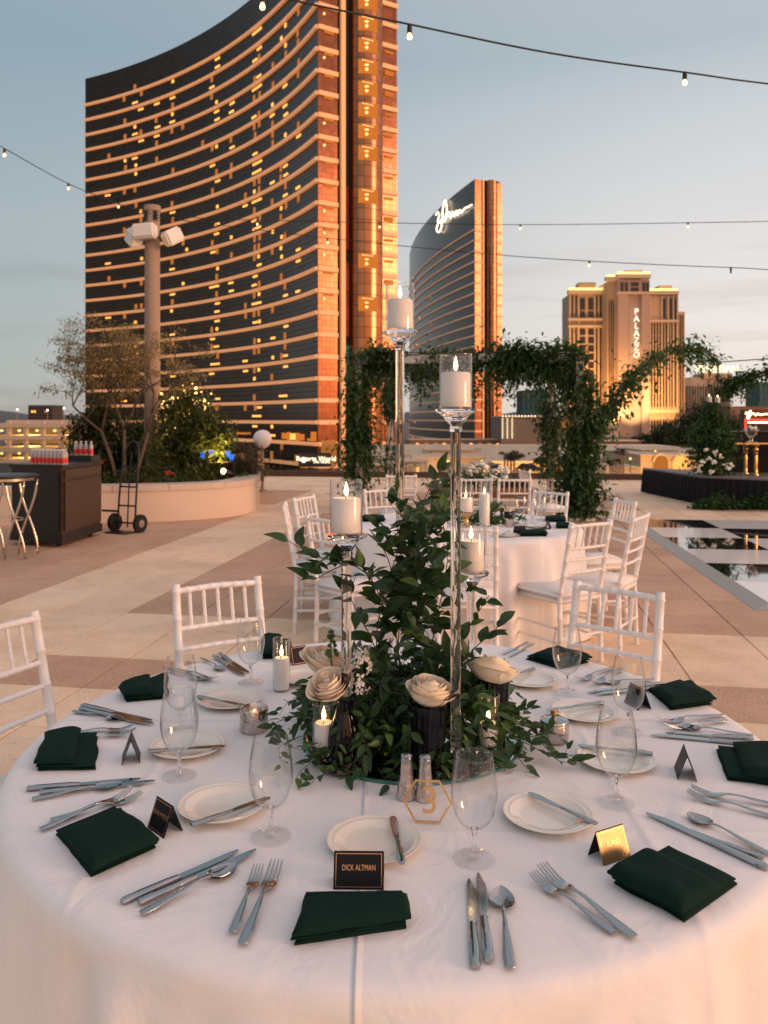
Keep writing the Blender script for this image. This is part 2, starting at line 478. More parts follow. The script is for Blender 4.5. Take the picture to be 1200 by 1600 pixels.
def offset(path, d):
    """path moved sideways (to the right of its direction when d>0)"""
    o = []
    for i, p in enumerate(path):
        q = path[min(i+1, len(path)-1)]; s = path[max(i-1, 0)]
        t = Vector((q[0]-s[0], q[1]-s[1])).normalized()
        o.append((p[0]+t.y*d, p[1]-t.x*d))
    return o
def wall_mesh(name, path, z0, z1, mat, parent):
    me = bpy.data.meshes.new(name); vs = []; fs = []; us = [0]
    for i in range(1, len(path)): us.append(us[-1]+math.dist(path[i], path[i-1]))
    for p in path: vs += [(p[0], p[1], z0), (p[0], p[1], z1)]
    uv = []
    for i in range(len(path)-1):
        fs.append((2*i, 2*i+2, 2*i+3, 2*i+1))
        uv += [us[i], z0, us[i+1], z0, us[i+1], z1, us[i], z1]
    me.from_pydata(vs, [], fs)
    me.uv_layers.new(name='UVMap').data.foreach_set('uv', uv)
    me.materials.append(mat); me.polygons.foreach_set('use_smooth', [True]*len(fs)); me.update()
    return obj(name, me, parent)
def band(name, path, z, h, dep, mat, parent):
    """a solid ledge following the path, standing proud of it by dep"""
    o = offset(path, dep); i_ = offset(path, -.3); n = len(path); vs = []; fs = []
    for k in range(n):
        vs += [(*i_[k], z-h/2), (*o[k], z-h/2), (*o[k], z+h/2), (*i_[k], z+h/2)]
    for k in range(n-1):
        for a in range(4):
            b2 = (a+1) % 4
            fs.append((k*4+a, k*4+b2, (k+1)*4+b2, (k+1)*4+a))
    fs += [(0,1,2,3), ((n-1)*4+3, (n-1)*4+2, (n-1)*4+1, (n-1)*4)]
    return G().add(vs, fs).build(name, mat, parent)

m_bronze = facade_glass('bronze_glass_dark', (.066, .038, .025), .9, .14, (1.55, 1.85), .10, (.022, .014, .011))
m_bronze2 = facade_glass('copper_glass', (.235, .082, .040), .85, .18, (1.5, 1.85), .06, (.15, .052, .026))
m_baygl = facade_glass('copper_bay_glass', (.33, .145, .07), .88, .26, (2.4, 3.7), .10, (.10, .04, .02))
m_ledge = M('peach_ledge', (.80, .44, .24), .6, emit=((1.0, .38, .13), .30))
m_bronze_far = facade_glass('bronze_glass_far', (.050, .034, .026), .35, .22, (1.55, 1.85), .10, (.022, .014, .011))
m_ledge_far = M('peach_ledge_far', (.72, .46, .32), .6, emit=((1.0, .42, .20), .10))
m_dark = M('dark_recess', (.03, .018, .015), .5)
m_lit = emitter('lit_window', (1.0, .38, .08), 1.7)
m_lit2 = emitter('dim_window', (1.0, .32, .08), .42)
m_lit3 = emitter('lit_lounge', (1.0, .27, .04), .55)
m_spark = emitter('chandelier', (1.0, .60, .20), 1.8)
m_neon = emitter('white_neon', (1.0, .80, .52), 3.2)
m_sign = emitter('sign_letter', (1.0, .86, .62), 1.5)
m_goldneon = emitter('gold_sign', (1.0, .72, .30), 3.2)

def window_meshes(tag_):
    a = G().box((0,0,0), (3.6,.5,.8)).mesh('window', m_lit)
    b = G().box((0,0,0), (1.7,.5,2.3)).mesh('window', m_lit2)
    c = G().box((0,0,0), (1.5,.5,1.3)).mesh('window', m_lit)
    return a, b, c
WM = window_meshes('')

def tower(name, label, arcpts, endpts, ztop, bands, zbase, nwin, seed, facade=m_bronze, ledge=None, bh=1.25):
    ledge = ledge or m_ledge
    rd = random.Random(seed)
    t = thing(name, label, 'skyscraper', (0,0,0))
    A = arc(*arcpts, 48)                                  # left end -> near corner; street side is on the right of travel
    e0, e1 = Vector(endpts[0]), Vector(endpts[1])
    L = (e1-e0).length; d = (e1-e0)/L
    def E(s, o=0): return (e0.x+d.x*s*L + d.y*o, e0.y+d.y*s*L - d.x*o)     # o>0 stands proud
    wall_mesh('facade_glass', A, zbase, ztop, facade, t)
    wall_mesh('end_glass', [E(0), E(.235)], zbase, ztop, m_bronze2, t)
    wall_mesh('recess', [E(.235), E(.235,-1.2), E(.275,-1.2), E(.275)], zbase, ztop, m_dark, t)
    G().box((*[(a+b)/2 for a, b in zip(E(.275,.0), E(.325,.0))], (zbase+ztop)/2), (L*.05, 1.4, ztop-zbase), math.atan2(d.y, d.x)).build('vertical_trim', m_ledge, t)
    wall_mesh('recess', [E(.325), E(.325,-2.5), E(.42,-2.5), E(.42)], zbase, ztop, m_dark, t)
    bay = []
    for i in range(17):
        a = math.pi*i/16
        s = .605 - .19*math.cos(a); bay.append(E(s, 4.2*math.sin(a)))
    wall_mesh('round_bay', bay, zbase, ztop, m_baygl, t)
    wall_mesh('end_glass', [E(.795), E(1.0)], zbase, ztop, m_bronze2, t)
    back = [E(1.0), (E(1.0)[0]+d.y*-22, E(1.0)[1]+d.x*22), (A[0][0]+10, A[0][1]+24), A[0]]
    wall_mesh('rear_wall', back, zbase, ztop, m_dark, t)
    roof = G(); poly = A + [E(.235), E(.42), E(.605,4.2), E(1.0)] + back[1:3]
    roof.add([(p[0], p[1], ztop) for p in poly], [tuple(range(len(poly)))])
    roof.build('roof', m_dark, t)
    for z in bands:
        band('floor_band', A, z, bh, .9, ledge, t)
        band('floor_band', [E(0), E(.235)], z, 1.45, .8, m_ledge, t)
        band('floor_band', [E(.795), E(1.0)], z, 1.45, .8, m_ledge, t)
    # lit rooms on the curved front
    cols = [4+3*i for i in range(14)] + [9, 18, 24, 33, 39]
    made = 0; heat = {c: rd.random()**1.2 for c in cols}
    zz = []
    for z in bands: zz += [z-1.75, z+2.3]
    cand = [(c, z) for c in cols for z in zz]
    rd.shuffle(cand)
    for c, z in cand:
        if made >= nwin or c >= 48: continue
        if rd.random() > heat[c]*(1.25 if 20 < z < 150 else .5): continue
        p, q = A[c], A[c+1]
        u = rd.random()*.3
        x, y = p[0]+(q[0]-p[0])*u, p[1]+(q[1]-p[1])*u
        o = obj('window', WM[rd.choice((0,0,1,1,2))], t, (x, y, z), math.atan2(q[1]-p[1], q[0]-p[0])); made += 1
    return t, A, E, d

zb = [155.9 + 7.4*1 - 7.4*k for k in range(0, 25)]
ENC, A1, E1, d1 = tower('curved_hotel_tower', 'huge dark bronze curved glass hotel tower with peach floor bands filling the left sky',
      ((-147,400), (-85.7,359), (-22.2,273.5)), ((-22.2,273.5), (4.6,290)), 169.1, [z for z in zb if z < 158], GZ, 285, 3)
ang1 = math.atan2(d1.y, d1.x)
rd = random.Random(11)
# lit lounges in the round bay, each with its chandelier, and a few rooms on the end wall
for k, z in enumerate(zb):
    if z < 40: continue
    if rd.random() < .72:
        p = E1(.53, 4.15)
        w = G()
        for i in range(8):
            a = math.pi*(.20+.05*i)
            p0 = E1(.605-.192*math.cos(a), 4.30*math.sin(a)); p1 = E1(.605-.192*math.cos(a+.157), 4.30*math.sin(a+.157))
            w.add([(*p0, z-6.2), (*p1, z-6.2), (*p1, z-1.3), (*p0, z-1.3)], [(0,1,2,3)])
        w.build('window', m_lit3, ENC)
        c = E1(.52, 4.5)
        G().ball((c[0], c[1], z-4.9), .55, 10, 6, (1,1,.9)).ball((c[0], c[1], z-3.4), .36, 8, 5, (2.2,2.2,.5)).build('chandelier', m_spark, ENC)
        sp = G()
        for q in range(5):
            cc = E1(.475+.03*q, 4.45); sp.ball((cc[0], cc[1], z-2.0), .22, 6, 4)
        sp.build('ceiling_lights', m_spark, ENC)
    if rd.random() < .5:
        c = E1(.07, .3); G().ball((c[0], c[1], z-2.6), .42, 8, 5).build('lamp', m_spark, ENC)
    if rd.random() < .5:
        c = E1(.13, .3); G().box((c[0], c[1], z-1.2), (3.6, .4, .7), ang1).build('window', m_lit3, ENC)
    if rd.random() < .55:
        c = E1(.89, .3); G().box((c[0], c[1], z-2.2), (3.4, .4, rd.choice((.7, 1.6))), ang1).build('window', m_lit3, ENC)
# podium: lit glass base, dark soffit
for k in range(26):
    i = 22+k
    p, q = A1[i], A1[min(48, i+1)]
    if p == q: continue
    a = math.atan2(q[1]-p[1], q[0]-p[0])
    for z in (-13.2, -5.0):
        if rd.random() < .6:
            G().box((p[0], p[1], z + rd.uniform(-1,1)), (rd.uniform(1.5,5), .8, rd.choice((.8, 2.2, 3.2))), a).build('window', rd.choice((m_lit3, m_lit2, m_lit)), ENC)
G().box((*E1(.12,.5), -10), (5.5, .8, 9), ang1).build('window', m_lit2, ENC)
# red banner artwork seen in the slot beside the bay is left as a plain tall red and teal panel
for z0, z1, c in ((60, 82, (.45,.03,.03)), (30, 56, (.55,.10,.06)), (14, 27, (.05,.35,.34))):
    p = E1(.372, -1.5)
    G().box((p[0], p[1], (z0+z1)/2), (2.0, .3, z1-z0), ang1).build('banner', M('banner_cloth', c, .6, var=(.4, tuple(v*.4 for v in c), .3)), ENC)

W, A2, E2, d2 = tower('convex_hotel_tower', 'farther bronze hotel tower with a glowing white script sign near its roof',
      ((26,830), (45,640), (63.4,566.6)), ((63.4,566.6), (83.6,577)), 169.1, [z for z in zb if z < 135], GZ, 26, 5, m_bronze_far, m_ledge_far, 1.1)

def text(name, body, size, mat, parent, loc, rot, ext=.02, sx=1.0, align='CENTER', space=1.0):
    cu = bpy.data.curves.new(name, 'FONT'); cu.body = body; cu.size = size; cu.extrude = ext
    cu.align_x = align; cu.align_y = 'CENTER'; cu.space_character = space; cu.resolution_u = 3
    tmp = bpy.data.objects.new(name, cu); COL.objects.link(tmp)
    dg = bpy.context.evaluated_depsgraph_get()
    me = bpy.data.meshes.new_from_object(tmp.evaluated_get(dg))
    bpy.data.objects.remove(tmp); me.name = name
    me.materials.clear(); me.materials.append(mat)
    o = obj(name, me, parent, loc); o.rotation_euler = rot; o.scale = (sx, 1, 1)
    return o

def on_arc(A, px, out=1.6):
    """point on a facade path seen in photo column px"""
    B = offset(A, out)
    for i in range(len(B)-1):
        x0 = B[i][0]/B[i][1]*F+600; x1 = B[i+1][0]/B[i+1][1]*F+600
        if (x0-px)*(x1-px) <= 0:
            u = (px-x0)/(x1-x0) if x1 != x0 else 0
            return B[i][0]+(B[i+1][0]-B[i][0])*u, B[i][1]+(B[i+1][1]-B[i][1])*u
    return B[-1]
def smooth_path(pts, n=6):
    pts = [Vector(p) for p in pts]; o = []
    for i in range(len(pts)-1):
        p0 = pts[max(i-1,0)]; p1 = pts[i]; p2 = pts[i+1]; p3 = pts[min(i+2, len(pts)-1)]
        for k in range(n):
            t = k/n
            o.append(.5*((2*p1)+(p2-p0)*t+(2*p0-5*p1+4*p2-p3)*t*t+(3*p1-p0-3*p2+p3)*t**3))
    o.append(pts[-1]); return o
# cursive roof sign: w, y with a long loop, n, n and a trailing flourish
strokes = [[(681,336),(684,331),(686,337),(684,346),(686,349),(690,343),(692,334),(692,343),(694,346),(697,340)],
           [(697,340),(698,329),(697,316),(695,314),(692,326),(691,343),(689,357),(685,363),(682,358),(685,349),(692,342),(699,338)],
           [(699,338),(702,331),(703,337),(704,341),(706,334),(708,331),(709,338),(711,335)],
           [(711,335),(713,329),(714,334),(715,336),(717,330),(719,328),(720,332),(723,329),(727,325),(732,323),(737,320)]]
for s in strokes:
    q = []
    for px, py in smooth_path([(a, b, 0) for a, b in s], 4) and [(v.x, v.y) for v in smooth_path([(a, b, 0) for a, b in s], 4)]:
        x, y = on_arc(A2, px, 2.0); q.append((x, y, H-(py-Y0)*y/F))
    G().tube(q, .50, 6).build('sign_stroke', m_neon, W)

# ------------------------------------------------------------------ stone hotel with vertical PALAZZO sign
m_stone = M('warm_stone', (.50, .36, .24), .8, var=(.05, (.44, .31, .20), .5))
m_stone_lt = M('pale_stone', (.60, .47, .34), .8)
m_win = M('dark_window', (.016, .015, .017), .25)
m_crown = emitter('crown_light', (1.0, .58, .16), 2.6)
PZ = thing('stone_hotel', 'golden floodlit stone hotel tower with a vertical lit letter sign, right of centre', 'hotel')
def X(px, D): return (px-600)*D/F
def Z(py, D): return H-(py-Y0)*D/F
PD = 1000.0
def block(x0, x1, ytop, D, dep, ybase=722, mat=m_stone, parent=PZ, name='wall'):
    z0, z1 = max(GZ, Z(ybase, D)), Z(ytop, D)
    return G().box((X((x0+x1)/2, D), D+dep/2, (z0+z1)/2), (X(x1, D)-X(x0, D), dep, z1-z0)).build(name, mat, parent)
block(889, 949, 460, PD+40, 40); block(949, 967, 440, PD+15, 50); block(966, 1015, 436, PD, 60, mat=M('rose_stone', (.47, .32, .24), .8)); block(1015, 1060, 461, PD+30, 50); block(1056, 1070, 487, PD+45, 40)
block(966, 982, 458, PD-4, 6, 700, bpy.data.materials['rose_stone'], name='pilaster'); block(1003, 1015, 458, PD-4, 6, 700, bpy.data.materials['rose_stone'], name='pilaster')
# cornices with the glow of the crown lights under them
for x0, x1, y, D in ((888, 950, 459, PD+36), (964, 1017, 434, PD-4), (1014, 1061, 460, PD+26), (947, 968, 438, PD+11)):
    block(x0, x1, y-6, D, 8, y, m_stone_lt, name='cornice')
    block(x0+2, x1-2, y-9, D+4, 6, y-6, m_crown, name='crown_light')
for x0, x1, y0_, y1_, D in ((888, 949, 497, 500, PD+37), (888, 949, 508, 511, PD+37), (965, 1016, 456, 459, PD-5), (1014, 1061, 500, 503, PD+27), (1014, 1061, 640, 645, PD+27), (1014, 1061, 652, 655, PD+27)):
    block(x0, x1, y0_, D, 6, y1_, m_stone_lt, name='string_course')
def win(x0, x1, y0_, y1_, D, parent=PZ, mat=m_win):
    G().box((X((x0+x1)/2, D), D-.4, (Z(y0_, D)+Z(y1_, D))/2), (X(x1, D)-X(x0, D), .8, Z(y0_, D)-Z(y1_, D))).build('window', mat, parent)
for r in range(12):
    for x in (906, 919): win(x, x+8.5, 512+13*r+2, 512+13*r+11.5, PD+40)
for x in (893, 899, 931, 937, 942):
    win(x, x+2.4, 462, 495, PD+40); win(x, x+2.2, 513, 690, PD+40)
for x in (906, 919): win(x, x+8, 466, 484, PD+40); win(x, x+8, 487, 496, PD+40)
for x in (970, 977, 1004, 1010): win(x, x+4, 441, 455, PD)
win(986, 998, 441, 447, PD); win(986, 998, 449, 455, PD)
for i in range(9): win(1017+4.6*i, 1017+4.6*i+2.1, 505, 636, PD+30)
for i in range(9): win(1017+4.6*i, 1017+4.6*i+2.1, 657, 705, PD+30)
for x in (1036, 1046, 1053): win(x, x+4.5, 466, 498, PD+30)
for r in range(4):
    for x in (1037, 1046): win(x, x+5.5, 660+11*r, 668+11*r, PD+28)
for i in range(3): win(1059+3.6*i, 1059+3.6*i+1.6, 492, 705, PD+45)
for i in range(5): win(951+3.2*i, 951+3.2*i+1.4, 470, 690, PD+15)
for i, ch in enumerate('PALAZZO'):
    text('letter', ch, 10.5, m_sign, PZ, (X(992.5, PD), PD-5.2, Z(488+11.2*i, PD)), (R(90), 0, 0), .5)
for x_, y_, w_ in [(893+9*k_, 452, 3.4) for k_ in range(6)]+[(969+8.6*k_, 427, 3.4) for k_ in range(6)]+[(1019+8*k_, 453, 3.2) for k_ in range(5)]:
    block(x_, x_+w_, y_-2.2, PD+2 if y_ < 440 else PD+34, 4, y_, m_crown, name='crown_lamp')
for x_, y_, w_, d_ in ((905, 444, 26, PD+44), (978, 425, 26, PD+10), (1030, 449, 20, PD+40)):
    block(x_, x_+w_, y_-3, d_, 20, y_+10, m_stone, name='roof_pavilion')
for x_ in (889.5, 903.5, 929, 946.5): block(x_, x_+1.8, 460, PD+38.5, 3, 700, m_stone_lt, name='pilaster')
for x_ in (1015.5, 1033.5, 1043.5, 1051.5, 1058): block(x_, x_+1.6, 461, PD+28.6, 3, 700, m_stone_lt, name='pilaster')
for k_ in range(10): block(1017, 1033, 510+13*k_, PD+29.2, 2, 511.2+13*k_, m_stone_lt, name='string_course')
block(960, 1062, 705, PD-30, 40, 728, m_stone, name='podium')
for i in range(6): win(970+9*i, 974+9*i, 709, 715, PD-30, PZ, m_lit2)
block(930, 966, 655, PD-10, 30, 722, m_stone_lt, name='wing')

def lamp(name, kind, loc, energy, col, size=.3, target=None, ang=70, blend=.6):
    d = bpy.data.lights.new(name, kind); d.energy = energy; d.color = col
    if kind == 'SPOT': d.spot_size = R(ang); d.spot_blend = blend; d.shadow_soft_size = size
    elif kind == 'POINT': d.shadow_soft_size = size
    o = bpy.data.objects.new(name, d); COL.objects.link(o); o.location = loc
    if target is not None: o.rotation_euler = (Vector(target)-Vector(loc)).to_track_quat('-Z', 'Y').to_euler()
    return o
AMB = (1.0, .46, .14)
lamp('floodlight', 'SPOT', (X(905, PD), PD-30, -14), 0.72e6, AMB, 2, (X(922, PD), PD+40, Z(560, PD)), 80)
lamp('floodlight', 'SPOT', (X(958, PD), PD-30, -14), 0.62e6, AMB, 2, (X(955, PD), PD+25, Z(540, PD)), 70)
lamp('floodlight', 'SPOT', (X(990, PD), PD-50, 2), 0.30e6, (1, .60, .26), 2, (X(988, PD), PD, Z(620, PD)), 80)
lamp('floodlight', 'SPOT', (X(1040, PD), PD-40, 2), 0.42e6, AMB, 2, (X(1040, PD), PD+30, Z(600, PD)), 80)

# ------------------------------------------------------------------ the long striped hotel behind it
VE = thing('striped_hotel', 'long pale hotel with vertical stripes and a small gold rooftop sign, behind the garland', 'hotel')
VD = 1150.0
block(1066, 1142, 590, VD, 40, 725, M('striped_stone', (.42, .33, .26), .8), VE)
block(1100, 1142, 583, VD-2, 42, 592, m_stone, VE, 'parapet')
for i in range(17): win(1068+4.3*i, 1068+4.3*i+2.0, 603, 718, VD, VE, M('slot_window', (.10, .085, .08), .4) if i == 0 else bpy.data.materials['slot_window'])
text('rooftop_letters', 'VENETIAN', 13, m_goldneon, VE, (X(1118, VD), VD-4, Z(577, VD)), (R(90), 0, 0), .5, 1.0)

def simple_building(name, label, x0, x1, yt, D, dep, col, rows, cols, yb=740, wcol=(.03,.028,.03), lit=.0, seed=1, cat='building', gap=.35):
    rd = random.Random(seed)
    t = thing(name, label, cat)
    m = M(name+'_wall', col, .8)
    block(x0, x1, yt, D, dep, yb, m, t)
    mw = M(name+'_window', wcol, .2, .2)
    zt, zb_ = Z(yt, D), max(GZ, Z(yb, D)); w = (X(x1, D)-X(x0, D)); ch = (zt-zb_)/(rows+.5); cw = w/cols
    for r in range(rows):
        for c in range(cols):
            mm = m_lit if rd.random() < lit*.5 else (m_lit3 if rd.random() < lit else mw)
            G().box((X(x0, D)+cw*(c+.5), D-.15, zt-ch*(r+.75)), (cw*(1-gap), .5, ch*(1-gap))).build('window', mm, t)
    block(x0-.3, x1+.3, yt-1, D-.5, dep+1, yt, m, t, 'parapet')
    return t
simple_building('distant_tower', 'small dark brown block far behind the parking garage at left', 44, 82, 634, 900, 30, (.14, .09, .07), 6, 9, 668, seed=2, lit=.08)
simple_building('teal_tower', 'teal glass block at the right edge behind the garland', 1186, 1240, 598, 800, 30, (.05, .13, .15), 6, 8, 690, (.03,.10,.12), seed=3)
simple_building('brown_curved_block', 'low reddish brown block under the teal glass at the right edge', 1142, 1240, 636, 600, 30, (.30, .17, .11), 2, 9, 730, (.08,.05,.045), seed=4)
simple_building('teal_screen_block', 'dark teal glass block between the garland posts', 815, 858, 611, 520, 20, (.03,.10,.12), 3, 6, 660, (.015,.07,.09), seed=9)

# theatre block with rows of marquee bulbs
MQ = thing('marquee_building', 'grey low building edged with rows of marquee bulbs between the garland posts', 'building')
MD = 420.0
m_mq = M('grey_wall', (.25, .19, .15), .8); block(783, 905, 652, MD, 40, 740, m_mq, MQ)
block(783, 838, 650, MD-1, 42, 652, m_stone_lt, MQ, 'parapet'); block(838, 905, 650, MD-.9, 41, 652, m_stone_lt, MQ, 'parapet')
b = G()
for i in range(24): b.ball((X(785+5*i, MD), MD-1.4, Z(650, MD)), .42, 6, 4)
for c in range(3):
    for r in range(9): b.ball((X(785+7.5*c, MD), MD-.6, Z(655+3.6*r, MD)), .36, 6, 4)
b.build('marquee_bulbs', emitter('marquee_bulb', (1, .80, .48), 1.6), MQ, kind='stuff')
for i in range(4): win(846+14*i, 855+14*i, 660, 668, MD, MQ, m_lit2)

# parking garage, left
PG = thing('parking_garage', 'open pale parking garage with lit yellow levels at the far left', 'parking garage')
gd = 230.0; m_conc = M('pale_concrete', (.52, .40, .30), .8)
for y in (662, 681, 700, 719):
    block(-80, 128, y, gd, 40, y+6.0, m_conc, PG, 'deck')
for i in range(8):
    x = -70+27*i
    G().box((X(x, gd), gd+1.2, Z(692, gd)), (.9, 1.6, Z(664, gd)-Z(735, gd))).build('column', m_conc, PG)
G().box((X(24, gd), gd+39, Z(695, gd)), (X(128, gd)-X(-80, gd), .5, 14)).build('back_wall', m_conc, PG)
for r, y in enumerate((673, 690, 709)):
    for i in range(7):
        x = -60+28*i + 9*(r % 2)
        G().ball((X(x, gd), gd+2.5, Z(y, gd)), .34, 8, 5, (1.5,1,1)).build('light', m_spark, PG)
    lamp('garage_lamp', 'POINT', (X(10, gd), gd+15, Z(y, gd)), 5200, (1, .62, .2), .5)
    lamp('garage_lamp', 'POINT', (X(85, gd), gd+15, Z(y, gd)), 5200, (1, .62, .2), .5)
for i, (x, y) in enumerate(((74, 641), (27, 640), (100, 638))):
    t = thing('street_lamp', ('thin lit lamp post above the garage roof, ' + ('just right of the brown block', 'left of the brown block', 'farthest right of three')[i]), 'street lamp', group='lamp posts over the garage')
    p = P(x, y, 300); G().tube([(p.x, p.y, GZ), p], .12, 6).build('pole', m_pole, t); G().ball(p, .34, 8, 5).build('lamp_head', emitter('streetlamp', (1,.75,.45), 5) if i == 0 else bpy.data.materials['streetlamp'], t)

# pale low roofs and lit shop fronts beyond the railing
def low(name, label, x0, x1, yt, D, dep, col, lamps=0, arches=(), yb=760, cat='building'):
    t = thing(name, label, cat); m = M(name+'_wall', col, .8)
    block(x0, x1, yt, D, dep, yb, m, t)
    block(x0-1, x1+1, yt-1.5, D-.6, dep+1.2, yt, m_stone_lt, t, 'cornice')
    for a in arches:
        x, w, y, h, mt = a
        n = 10; c = X(x, D); r = w/2*D/F; zt = Z(y, D); hh = h*D/F
        pts = [(-r, -hh), (r, -hh)] + [(r*math.cos(math.pi*i/n), r*math.sin(math.pi*i/n)) for i in range(n+1)]
        k = len(pts)
        G().add([(c+q[0], D-.25, zt+q[1]) for q in pts]+[(c+q[0], D+.3, zt+q[1]) for q in pts], [tuple(range(k))]+[(i, (i+1)%k, k+(i+1)%k, k+i) for i in range(k)]).build('arched_window', mt, t)
        rim = [(c+q[0]*1.12, D-.35, zt+q[1]*1.12) for q in pts[1:]]
        G().tube(rim, .22, 5).build('arch_trim', m_stone_lt, t)
    return t
m_gold = M('gold_acrylic', (.78, .50, .22), .28, .7) if 'm_gold' not in globals() else m_gold
low('flat_roof_hall', 'wide flat grey roof beyond the glass railing', 560, 1250, 717, 150, 80, (.36, .34, .31), yb=748)
low('arched_shop', 'sand coloured shop front with arched lit windows left of the stage', 1001, 1100, 712, 120, 20, (.60, .46, .30), arches=((1032, 22, 722, 30, m_lit3), (1063, 22, 722, 18, m_lit), (1092, 20, 722, 18, m_lit2)))
low('low_kiosk', 'low cream kiosk with a sloping roof right of the garland', 946, 1001, 731, 110, 8, (.62, .48, .33), arches=((988, 5, 739, 8, m_lit2), (978, 5, 739, 8, m_lit2)))
for i_, (x0_, x1_, yt_, D_, dp_, cl_, ar_, lb_) in enumerate((
    (628, 668, 722, 92, 6, (.70,.58,.44), ((640,7,730,9,m_lit2),(654,7,730,9,m_lit)), 'cream shop with two small lit doors left of the wooden table'),
    (745, 778, 727, 84, 5, (.50,.36,.24), ((760,9,733,8,m_lit),), 'tan kiosk with one lit opening behind the clipped tree'),
    (862, 900, 716, 98, 6, (.66,.52,.36), ((872,8,726,10,m_lit3),(888,8,726,10,m_lit)), 'sand shop front with two lit doors behind the right arbor post'),
    (905, 948, 728, 88, 5, (.62,.50,.38), ((925,8,735,8,m_lit2),), 'low pale wall house right of the arbor post'),
    (560, 625, 728, 90, 5, (.46,.34,.25), ((600,9,735,8,m_lit3),), 'low tan house behind the left arbor post'),
    (690, 735, 731, 78, 4, (.74,.64,.52), (), 'lowest cream garden wall right behind the railing'),
    (1003, 1060, 704, 132, 8, (.40,.31,.23), (), 'dark tan building with a flat top behind the arched shop'))):
    low('low_shop', lb_, x0_, x1_, yt_, D_, dp_, cl_, arches=ar_)
    bpy.data.objects[[o_.name for o_ in bpy.data.objects if o_.get('label') == lb_][0]]['group'] = 'low shops beyond the railing'
def roof_box(x0, x1, y, D, dep, h_px, mat, lab):
    t_ = thing('rooftop_unit', lab, 'rooftop unit', group='boxes on the flat grey roof'); block(x0, x1, y-h_px, D, dep, y, mat, t_, 'housing')
    block(x0-.5, x1+.5, y-h_px-.8, D-.3, dep+.6, y-h_px, m_stone_lt, t_, 'cover')
roof_box(662, 700, 708, 172, 6, 6, m_stone_lt, 'long pale box on the flat grey roof, left')
roof_box(735, 752, 706, 176, 5, 5, m_conc, 'short grey box on the flat grey roof, middle')
roof_box(975, 990, 707, 174, 5, 5, m_conc, 'small grey box on the flat grey roof, right of the arbor')
low('red_podium', 'dark reddish podium with a pale top edge under the golden hotel', 930, 1075, 690, 420, 20, (.22,.11,.075), arches=tuple((944+12*k_, 5, 697, 6, m_lit2) for k_ in range(10)), yb=712)
low('brown_podium', 'brown podium at the foot of the farther bronze tower', 640, 800, 688, 430, 18, (.30,.20,.14), arches=tuple((652+14*k_, 6, 695, 6, m_lit3 if k_ % 3 else m_lit) for k_ in range(10)), yb=712)
for k_, (x_, y_, D_) in enumerate(((652,741,86),(676,738,90),(716,736,84),(753,722,100),(838,738,86),(858,728,92),(884,741,84),(933,722,92),(962,738,90),(985,718,100),(1010,741,96),(1024,706,120),(872,704,110),(700,722,100))):
    p_ = P(x_, y_, D_); t_ = thing('garden_lamp_post', 'x', 'lamp', (p_.x, D_, GZ), group='little lit lamps beyond the railing'); t_['label'] = 'tiny warm lit lamp on a post among the low buildings beyond the railing'
    G().tube([(0,0,0),(0,0,p_.z-GZ)], .05, 5).build('post', m_dark, t_); G().ball((0,0,p_.z-GZ+.1), .17, 8, 5).build('lamp_globe', m_spark, t_)
low('cream_terrace_house', 'cream low wall house behind the wooden table', 645, 760, 716, 105, 10, (.66, .55, .42), arches=())
low('glowing_pavilion', 'warm glowing low pavilion behind the wooden table', 664, 742, 704, 118, 8, (.68, .55, .40), arches=((680, 12, 714, 10, m_lit), (712, 12, 714, 10, m_lit)))
low('lit_garden_wall', 'lit sand garden wall behind the little topiary trees', 760, 862, 722, 100, 6, (.62, .47, .30), arches=((806, 10, 733, 12, m_lit3), (822, 10, 733, 12, m_lit3)))
for x, D, e in ((1040, 112, 900), (1085, 112, 700), (965, 104, 700), (700, 110, 900), (660, 98, 500), (810, 95, 700), (850, 95, 500), (740, 97, 400)):
    lamp('shop_lamp', 'POINT', (X(x, D), D, Z(735, D)), e*2, AMB, .3)

# red advertising screen
SC = thing('red_led_screen', 'lit red advertising screen with white writing at the right edge', 'screen')
sd = 240.0
block(1161, 1225, 640, sd, 2, 675, m_black, SC, 'frame')
G().box((X(1193, sd), sd-.15, Z(663, sd)), (X(1223, sd)-X(1163, sd), .3, (672-654)*sd/F)).build('red_panel', emitter('red_led', (1, .10, .05), 1.0), SC)
G().box((X(1193, sd), sd-.15, Z(647.5, sd)), (X(1223, sd)-X(1163, sd), .3, 12*sd/F)).build('dark_panel', emitter('brown_led', (.35, .06, .02), .5), SC)
st = [(1165,647),(1167,644),(1169,649),(1171,645),(1173,641),(1172,650),(1169,654),(1168,651),(1174,647),(1178,646),(1181,649),(1184,646),(1188,648),(1196,647),(1210,647)]
G().tube([P(a, b, sd-.6) for a, b in [(v.x, v.y) for v in smooth_path([(a, b, 0) for a, b in st], 3)]], .22, 5).build('script_lettering', m_neon, SC)
for y, x0, x1 in ((660, 1168, 1215), (664.5, 1170, 1212), (668.5, 1174, 1206)):
    G().box((X((x0+x1)/2, sd), sd-.35, Z(y, sd)), (X(x1, sd)-X(x0, sd), .2, 2.2*sd/F)).build('text_line', m_neon, SC)
# sign reflected in the glass, built as a solid lit sign at tower base
SG = thing('reflected_sign', 'small white illuminated sign at the foot of the curved tower', 'sign')
p = P(500, 718.5, 262)
text('lettering', 'Resorts World', 2.1, m_neon, SG, P(494, 717, 262), (R(90), 0, 0), .05)
text('lettering', 'LAS VEGAS', 1.1, m_neon, SG, P(503, 722, 262), (R(90), 0, 0), .05)
G().ball(P(474.5, 718.5, 262), .85, 12, 8, (1, .4, 1)).build('emblem', m_neon, SG)
G().box(P(492, 718.5, 263), (10.5, .4, 4.5)).build('sign_board', m_dark, SG)

